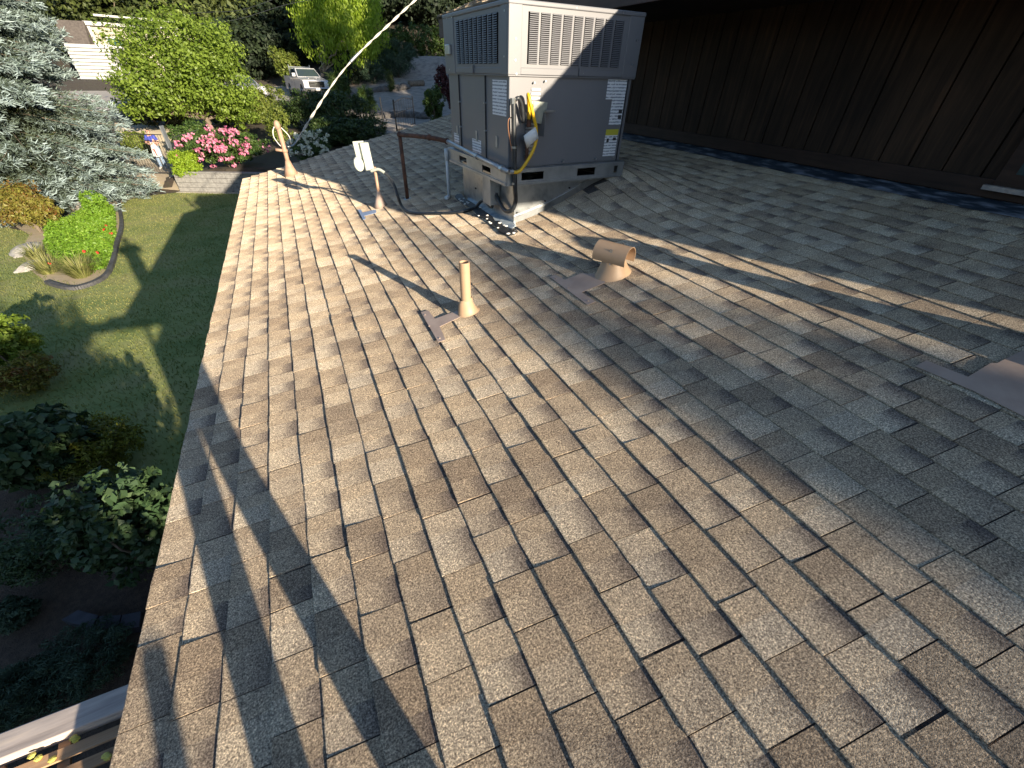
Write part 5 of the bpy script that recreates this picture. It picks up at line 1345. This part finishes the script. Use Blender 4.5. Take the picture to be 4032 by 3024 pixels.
def sedan():
    p = at(960, 350, Y=44); o = np.array([p[0], 44.5, ground_at(p[0], 44.5)+.03]); T = Local(o, (.35, -.94, 0))
    t = thing("parked_car", o, "white car glimpsed through leaves left of the pickup", "car")
    prof = [(-2.2, .35)]+arch(-1.35, .38, .33)[::-1]+arch(1.35, .38, .33)[::-1]+[(2.2, .35), (2.25, .6), (2.1, .85), (1.0, .98), (-1.7, 1.0), (-2.2, .9)]
    mb = MB(); mb.prism([T.p(x, .88, z) for x, z in prof], -T.l, 1.76); mb.build("body", 'carwhite', t, bevel=.06)
    mb = MB(); lhexa(mb, T, [(-1.75, -.8, .98), (1.0, -.8, .98), (1.0, .8, .98), (-1.75, .8, .98), (-1.0, -.62, 1.45), (.25, -.62, 1.45), (.25, .62, 1.45), (-1.0, .62, 1.45)]); mb.build("cabin", 'carwhite', t, bevel=.05)
    mb = MB(); lhexa(mb, T, [(.97, -.72, 1.0), (1.0, -.72, 1.0), (1.0, .72, 1.0), (.97, .72, 1.0), (.31, -.58, 1.42), (.34, -.58, 1.42), (.34, .58, 1.42), (.31, .58, 1.42)]); mb.build("windshield", 'carglass', t)
    for s in (-1, 1):
        mb = MB(); mb.prism([T.p(x, s*y, z) for x, y, z in ((-1.5, .80, 1.02), (.8, .80, 1.02), (.2, .645, 1.40), (-.98, .645, 1.40))], T.l*s, .012); mb.build("side_window", 'carglass', t)
        mb = MB(); lbox(mb, T, 2.1, 2.24, .5 if s > 0 else -.82, .82 if s > 0 else -.5, .6, .75); mb.build("headlight", 'lamp', t, bevel=.02)
        for x in (1.35, -1.35): wheel(T, t, x, s*.78, .32, .2)
sedan()

# ------------------------------------------------------------------ people
MT['skin'] = principled("skin", (.52, .30, .22), .5)[0]
MT['blueshirt'] = mottled("blue_shirt", (.035, .05, .30), (.05, .07, .38), 12, .8, 0, .2, .01)
MT['jeans'] = mottled("light_jeans", (.20, .29, .42), (.30, .40, .54), 14, .85, 0, .2, .01)
MT['hair'] = principled("brown_hair", (.14, .06, .03), .6)[0]
MT['darkcloth'] = mottled("dark_work_clothes", (.05, .06, .08), (.08, .09, .11), 10, .85, 0, .2, .01)
MT['shoe'] = principled("pale_shoes", (.55, .52, .48), .6)[0]
def person(base, yaw, H, J, label, shirt, trousers, pos_name="person", hair='hair', hands=True, glasses=False):
    """J: joint positions in a 1.70 m body, x right, y forward, z up"""
    k = H/1.70
    P = dict(pelvis=(0, 0, .95), waist=(0, 0, 1.08), chest=(0, .01, 1.28), neckb=(0, 0, 1.43), neck=(0, .015, 1.49), head=(0, .03, 1.58), crown=(0, .02, 1.66),
             hl=(-.09, 0, .90), kl=(-.10, .02, .50), al=(-.10, -.02, .09), tl=(-.12, .13, .035), hr=(.09, 0, .90), kr=(.10, .02, .50), ar=(.10, -.02, .09), tr=(.12, .13, .035),
             sl=(-.17, 0, 1.38), el=(-.24, -.02, 1.10), wl=(-.25, .08, .86), gl=(-.25, .11, .79), sr=(.17, 0, 1.38), er=(.24, -.02, 1.10), wr=(.25, .08, .86), gr=(.25, .11, .79))
    P.update(J)
    rad = dict(pelvis=(.155, .12), waist=(.135, .105), chest=(.165, .115), neckb=(.075, .07), neck=(.055, .055), head=(.078, .095), crown=(.062, .075), hl=(.095, .095), kl=(.06, .062), al=(.042, .045), tl=(.04, .03), sl=(.07, .07), el=(.045, .045), wl=(.03, .033), gl=(.042, .022))
    for a in 'hkatsewg':
        if a+'l' in rad: rad[a+'r'] = rad[a+'l']
    names = list(P); ix = {n_: i for i, n_ in enumerate(names)}
    E_ = [('pelvis', 'waist'), ('waist', 'chest'), ('chest', 'neckb'), ('neckb', 'neck'), ('neck', 'head'), ('head', 'crown'), ('pelvis', 'hl'), ('hl', 'kl'), ('kl', 'al'), ('al', 'tl'), ('pelvis', 'hr'), ('hr', 'kr'), ('kr', 'ar'), ('ar', 'tr'), ('chest', 'sl'), ('sl', 'el'), ('el', 'wl'), ('wl', 'gl'), ('chest', 'sr'), ('sr', 'er'), ('er', 'wr'), ('wr', 'gr')]
    me = bpy.data.meshes.new("skeleton"); me.from_pydata([tuple(np.array(P[n_])*k) for n_ in names], [(ix[a], ix[b]) for a, b in E_], []); me.update()
    tmp = bpy.data.objects.new("skeleton", me); COL.objects.link(tmp)
    m_ = tmp.modifiers.new("skin", 'SKIN'); 
    for n_, v in zip(names, me.skin_vertices[0].data):
        v.radius = (rad[n_][0]*k, rad[n_][1]*k); v.use_root = (n_ == 'pelvis')
    sdv = tmp.modifiers.new("sub", 'SUBSURF'); sdv.levels = 2; sdv.render_levels = 2
    dg = bpy.context.evaluated_depsgraph_get(); ev = tmp.evaluated_get(dg); em = bpy.data.meshes.new_from_object(ev)
    V = np.array([v.co[:] for v in em.vertices]); Fc = [tuple(p.vertices) for p in em.polygons]; N = np.array([v.normal[:] for v in em.vertices])
    bpy.data.objects.remove(tmp); bpy.data.meshes.remove(em)
    seg = {n_: np.array(P[n_])*k for n_ in names}
    lab = []
    mids = {(a, b): ((seg[a]+seg[b])/2) for a, b in E_}
    def near(p):
        best = None
        for a, b in E_:
            A_, B_ = seg[a], seg[b]; t_ = np.clip(((p-A_)@(B_-A_))/((B_-A_)@(B_-A_)+1e-9), 0, 1); d_ = np.linalg.norm(p-(A_+(B_-A_)*t_))
            if best is None or d_ < best[0]: best = (d_, a, b)
        return best[1], best[2]
    lab = [near(p) for p in V]
    c_, s_ = math.cos(yaw), math.sin(yaw); Rz = np.array([[c_, -s_, 0], [s_, c_, 0], [0, 0, 1]])
    W = lambda Q: np.asarray(Q)@Rz.T+np.asarray(base)
    mb = MB(); mb.v = [tuple(q) for q in W(V)]; mb.f = list(Fc)
    if hands:                                    # fingers and thumb, rooted in the palm
        for sd_ in 'lr':
            w0_, g0_ = seg['w'+sd_], seg['g'+sd_]; d = (g0_-w0_); d /= np.linalg.norm(d)+1e-9
            x_ = np.cross(d, [0, 0, 1.0]); x_ = x_/(np.linalg.norm(x_)+1e-9); y_ = np.cross(x_, d)
            for q, L in ((-.03, .06), (-.01, .075), (.01, .08), (.03, .07)):
                a = g0_+x_*q*k; mb.tube([W(a), W(a+d*L*.5*k+y_*-.006), W(a+d*L*.85*k-y_*.03*k)], [.0095, .009, .0075], 6)
            a = w0_+d*.03*k+x_*.035*k; mb.tube([W(a), W(a+x_*.03*k+d*.02*k), W(a+x_*.035*k+d*.055*k)], [.012, .0105, .008], 6)
    hd = seg['head']
    nz = W(hd+np.array([0, .105, -.005])*k); mb.ell(nz, (.012, .018, .02), 6, 4)
    for s in (-1, 1): mb.ell(W(hd+np.array([s*.085, 0, -.005])*k), (.012, .02, .032), 6, 4)
    body = mb.build(pos_name, 'skin', loc=base, smooth=True); tag(body, label, "person")
    def cloth(nm, mat, test, off):
        keep = [f for f in Fc if all(test(lab[i], V[i]/k) for i in f)]
        used = sorted({i for f in keep for i in f}); mp = {i: j for j, i in enumerate(used)}
        m2 = MB(); m2.v = [tuple(q) for q in W(V[used]+N[used]*off)]; m2.f = [tuple(mp[i] for i in f) for f in keep]
        o_ = m2.build(nm, mat, body, smooth=True); s2 = o_.modifiers.new("solid", 'SOLIDIFY'); s2.thickness = .006; return o_
    tors = {'pelvis', 'waist', 'chest', 'neckb'}
    cloth("shirt", shirt, lambda l, p: ((l[0] in tors and l[1] in tors and p[2] > .93 and p[2] < 1.44) or (l[1] in ('sl', 'sr')) or (l[1] in ('el', 'er') and np.linalg.norm(p*k-seg[l[0]]) < .17*k)), .016)
    cloth("trousers", trousers, lambda l, p: (l[0] in ('hl', 'hr', 'kl', 'kr') or l[1] in ('hl', 'hr') or (l == ('pelvis', 'waist') and p[2] < 1.02)) and p[2] > .08 and l[1] not in ('tl', 'tr'), .012)
    cloth("shoe", 'shoe', lambda l, p: l[1] in ('tl', 'tr') or (l[1] in ('al', 'ar') and p[2] < .09), .012)
    cloth("hair", hair, lambda l, p: l[0] in ('head', 'neck') and (p[2] > seg['head'][2]/k+.045 or (p[1] < seg['head'][1]/k-.03 and p[2] > seg['head'][2]/k-.06)), .014)
    if glasses:
        g_ = MB()
        for s in (-1, 1): g_.ell(W(hd+np.array([s*.033, .093, .02])*k), (.028, .012, .02), 8, 5)
        g_.build("sunglasses", 'ink', body)
    else:
        g_ = MB()
        for s in (-1, 1): g_.ell(W(hd+np.array([s*.032, .088, .02])*k), (.011, .008, .008), 8, 5)
        g_.build("eyes", 'ink', body)
    return body, W, seg, k
pf = at(648, 667, Z=.42); pf[2] = max(ground_at(pf[0], pf[1])+.03, .36)
pyaw = math.radians(180-10)
body, W, seg, k = person(pf, pyaw, 1.68, dict(el=(-.26, .03, 1.12), wl=(-.06, .21, 1.14), gl=(.03, .22, 1.13), er=(.26, .04, 1.12), wr=(.08, .23, 1.10), gr=(-.01, .25, 1.09), kr=(.09, .0, .5), tr=(.14, .12, .035)), "person in blue short-sleeved shirt and jeans holding a white bag behind the gate", 'blueshirt', 'jeans', glasses=True)
# bag over the forearm
bq = [(-.26, .30, .60), (-.02, .34, .56), (.10, .30, .62), (.06, .27, 1.06), (-.08, .24, 1.14), (-.20, .26, 1.00)]
mb = MB(); fr_ = [W(np.array(q)*k) for q in bq]; bk_ = [W(np.array([q[0], q[1]-.09, q[2]])*k) for q in bq]
mb.add(fr_+bk_, [tuple(range(6))[::-1], tuple(range(6, 12))]+[(i, (i+1) % 6, 6+(i+1) % 6, 6+i) for i in range(6)])
bag = thing("carrier_bag", W(np.array([-.1, .3, .56])*k), "white carrier bag with a red mark hanging from the person's arm", "bag")
mb.build("sack", 'chip', bag, bevel=.03)
mb = MB(); mb.poly([W(np.array(q)*k) for q in ((-.10, .345, .62), (-.06, .347, .62), (-.03, .335, .92), (-.07, .333, .92))]); mb.build("red_mark", LM['red'], bag)
mb = MB(); mb.tube([W(np.array(q)*k) for q in ((-.14, .27, 1.05), (-.10, .25, 1.17), (.0, .27, 1.16), (.03, .28, 1.05))], .01, 6); mb.build("strap", 'chip', bag)
# the photographer stands behind the camera; only the long shadow reaches the picture
xb, yb = .02, -.50
fz = roof_z(xb, yb)+.006
person((xb, yb, fz), math.radians(6), 1.74, dict(hl=(-.09, 0, .90), kl=(-.075, .0, .50), al=(-.15, -.02, .075), tl=(-.17, .12, .02), hr=(.09, 0, .90), kr=(.06, .02, .50), ar=(.13, -.02, .12), tr=(.15, .12, .07),
       sl=(-.18, .02, 1.38), el=(-.26, .16, 1.18), wl=(-.10, .36, 1.34), gl=(-.06, .41, 1.36), sr=(.18, .02, 1.38), er=(.24, .16, 1.18), wr=(.10, .36, 1.34), gr=(.06, .41, 1.36)), "photographer in dark clothes standing on the near roof, seen only by the long shadow", 'darkcloth', 'darkcloth')

# ------------------------------------------------------------------ weathered lattice beside the eave
lt = thing("lattice_panel", at(200, 2900, Z=2.70), "weathered wooden lattice with grey top rail beside the eave", "lattice")
ZL = 2.70
r0_, r1_ = at(-120, 2936, Z=ZL), at(560, 2674, Z=ZL); rd_ = (r1_-r0_)/np.linalg.norm(r1_-r0_); rn2 = np.array([rd_[1], -rd_[0], 0])
mb = MB(); mb.obox(r0_-ZU*.05+rd_*0, rd_*1.2, rn2*.085, ZU*.055); mb.build("top_rail", 'weather', lt, bevel=.004)
for i in range(9):
    o_ = r0_+rn2*(.115+i*.062)-ZU*(.035+.002*(i % 3)); mb = MB(); mb.obox(o_-rd_*.4, rd_*1.65, rn2*.036, ZU*.012); mb.build("slat", 'lath', lt, bevel=.001)
for i in range(9):
    o_ = r0_-rd_*.3+rd_*(i*.17)+rn2*.0-ZU*.055; cr_ = rn2*.95+rd_*.25; cr_ /= np.linalg.norm(cr_); mb = MB(); mb.obox(o_, cr_*.7, rd_*.034, ZU*.012); mb.build("cross_slat", 'lath', lt, bevel=.001)
MT['lichen'] = mottled("yellow_lichen", (.42, .38, .06), (.60, .55, .14), 30, .9, 0, .6, .01)
mb = MB()
for px_, py_ in ((50, 2935), (75, 2920), (290, 2905), (300, 2912), (125, 2975), (150, 2985), (205, 2990), (415, 2975), (425, 2982), (30, 2960)):
    mb.ell(at(px_, py_, Z=ZL-.018), (.012, .010, .006), 7, 5)
mb.build("lichen", 'lichen', lt)["kind"] = "stuff"
pp = np.array([.955*-.49-.297*-1.75, .297*-.49+.955*-1.75, 0])
mb = MB(); mb.box(pp[0]-.03, pp[0]+.03, pp[1]-.03, pp[1]+.03, 0, 3.70); tag(mb.build("shadow_post", 'weather', loc=pp, bevel=.004), "unseen timber post added past the near roof end to cast a shadow stripe", "post")  # unseen post put in for the narrow shadow stripe across the shingles

# wires across the trees
for (a_, b_, lab) in (((780, 50), (1100, -10), "upper thin utility wire across the dark trees"), ((700, 100), (1120, 20), "lower thin utility wire across the dark trees")):
    A_, B_ = at(*a_, Y=50), at(*b_, Y=48); mid = (A_+B_)/2-ZU*.3; mb = MB(); mb.tube(smoothpath([A_-(B_-A_)*.3, A_, mid, B_, B_+(B_-A_)*.3], 5), .013, 5); tag(mb.build("utility_wire", 'black', loc=A_), lab, "wire")

# trees behind the camera: their shadows lie on the lawn and the roof
tree("garden_tree", "leafy tree behind the roof whose shadow lies across the lawn", (-.9, -5.6, 0), [((-.9, -3.0, 2.2), (1.0, .9, 1.5)), ((-.9, -4.0, 2.7), (1.1, 1.0, 1.7)), ((-.9, -5.4, 3.1), (1.3, 1.3, 1.7)), ((-1.0, -7.2, 3.8), (1.5, 1.5, 1.9)), ((-.9, -4.5, 1.2), (1.2, 2.8, 1.3))], 'broad', 16000, .2, 141, .14, 220, limbs=5, hollow=.15)
tree("garden_tree", "unseen low bushy tree added below the near roof end to shade the lawn", (-1.0, -1.0, 0), [((-1.0, -1.0, 1.5), (.8, .9, 1.0)), ((-1.3, -2.0, 1.4), (.9, .9, 1.1))], 'broad', 6000, .16, 144, .1, 120, limbs=4, hollow=.15)  # bush added out of view so the near lawn falls in shade
tree("garden_tree", "second leafy tree behind the near garden bed", (-5.5, -7.5, 0), [((-5.5, -7.5, 3.6), (2.2, 1.8, 1.8)), ((-7.4, -7.8, 3.2), (1.8, 1.6, 1.5)), ((-4.0, -7.2, 2.4), (1.6, 1.5, 1.4))], 'broad', 7000, .22, 142, .14, 80, limbs=5)
tree("tall_tree", "tall tree far behind the house dimming the right of the roof", (10.2, -26.2, 0), [((10.2, -26.2, 8.5), (.95, .95, 2.6)), ((10.2, -26.2, 9.2), (.75, .75, 1.7)), ((10.3, -26.2, 4.5), (1.2, 1.2, 2.5))], 'broad', 14000, .30, 143, .2, 260, limbs=5, hollow=.1)
for i, (x_, y_, h_) in enumerate(((19.5, 3, 22), (24.5, 9, 24), (22, 15, 21), (30, 5, 26), (29, 16, 25))):  # out-of-view trees added to throw shade over the gravel slope
    tree("unseen_shade_tree", ["nearest", "second", "third", "fourth", "farthest"][i]+" unseen tall tree added right of the house to shade the slope", (x_, y_, 0), [((x_, y_, h_*.30), (3.6, 3.2, h_*.28)), ((x_, y_, h_*.58), (3.2, 3.0, h_*.26)), ((x_, y_, h_*.82), (2.4, 2.4, h_*.18))], 'dark', 9000, .75, 150+i, .3, 130, group="unseen shade trees right of the house", limbs=3, hollow=.1, spread=.35)
tree("unseen_shade_tree", "shorter unseen tree added behind the house to shade the hedges", (11.8, 3.5, 0), [((11.8, 3.5, 6), (2.3, 2.2, 4)), ((11.9, 3.5, 9.6), (2.0, 2.0, 2.6))], 'dark', 9000, .55, 160, .25, 160, group="unseen shade trees right of the house", limbs=3, hollow=.1, spread=.35)  # unseen tree added to block the sun from the hedges
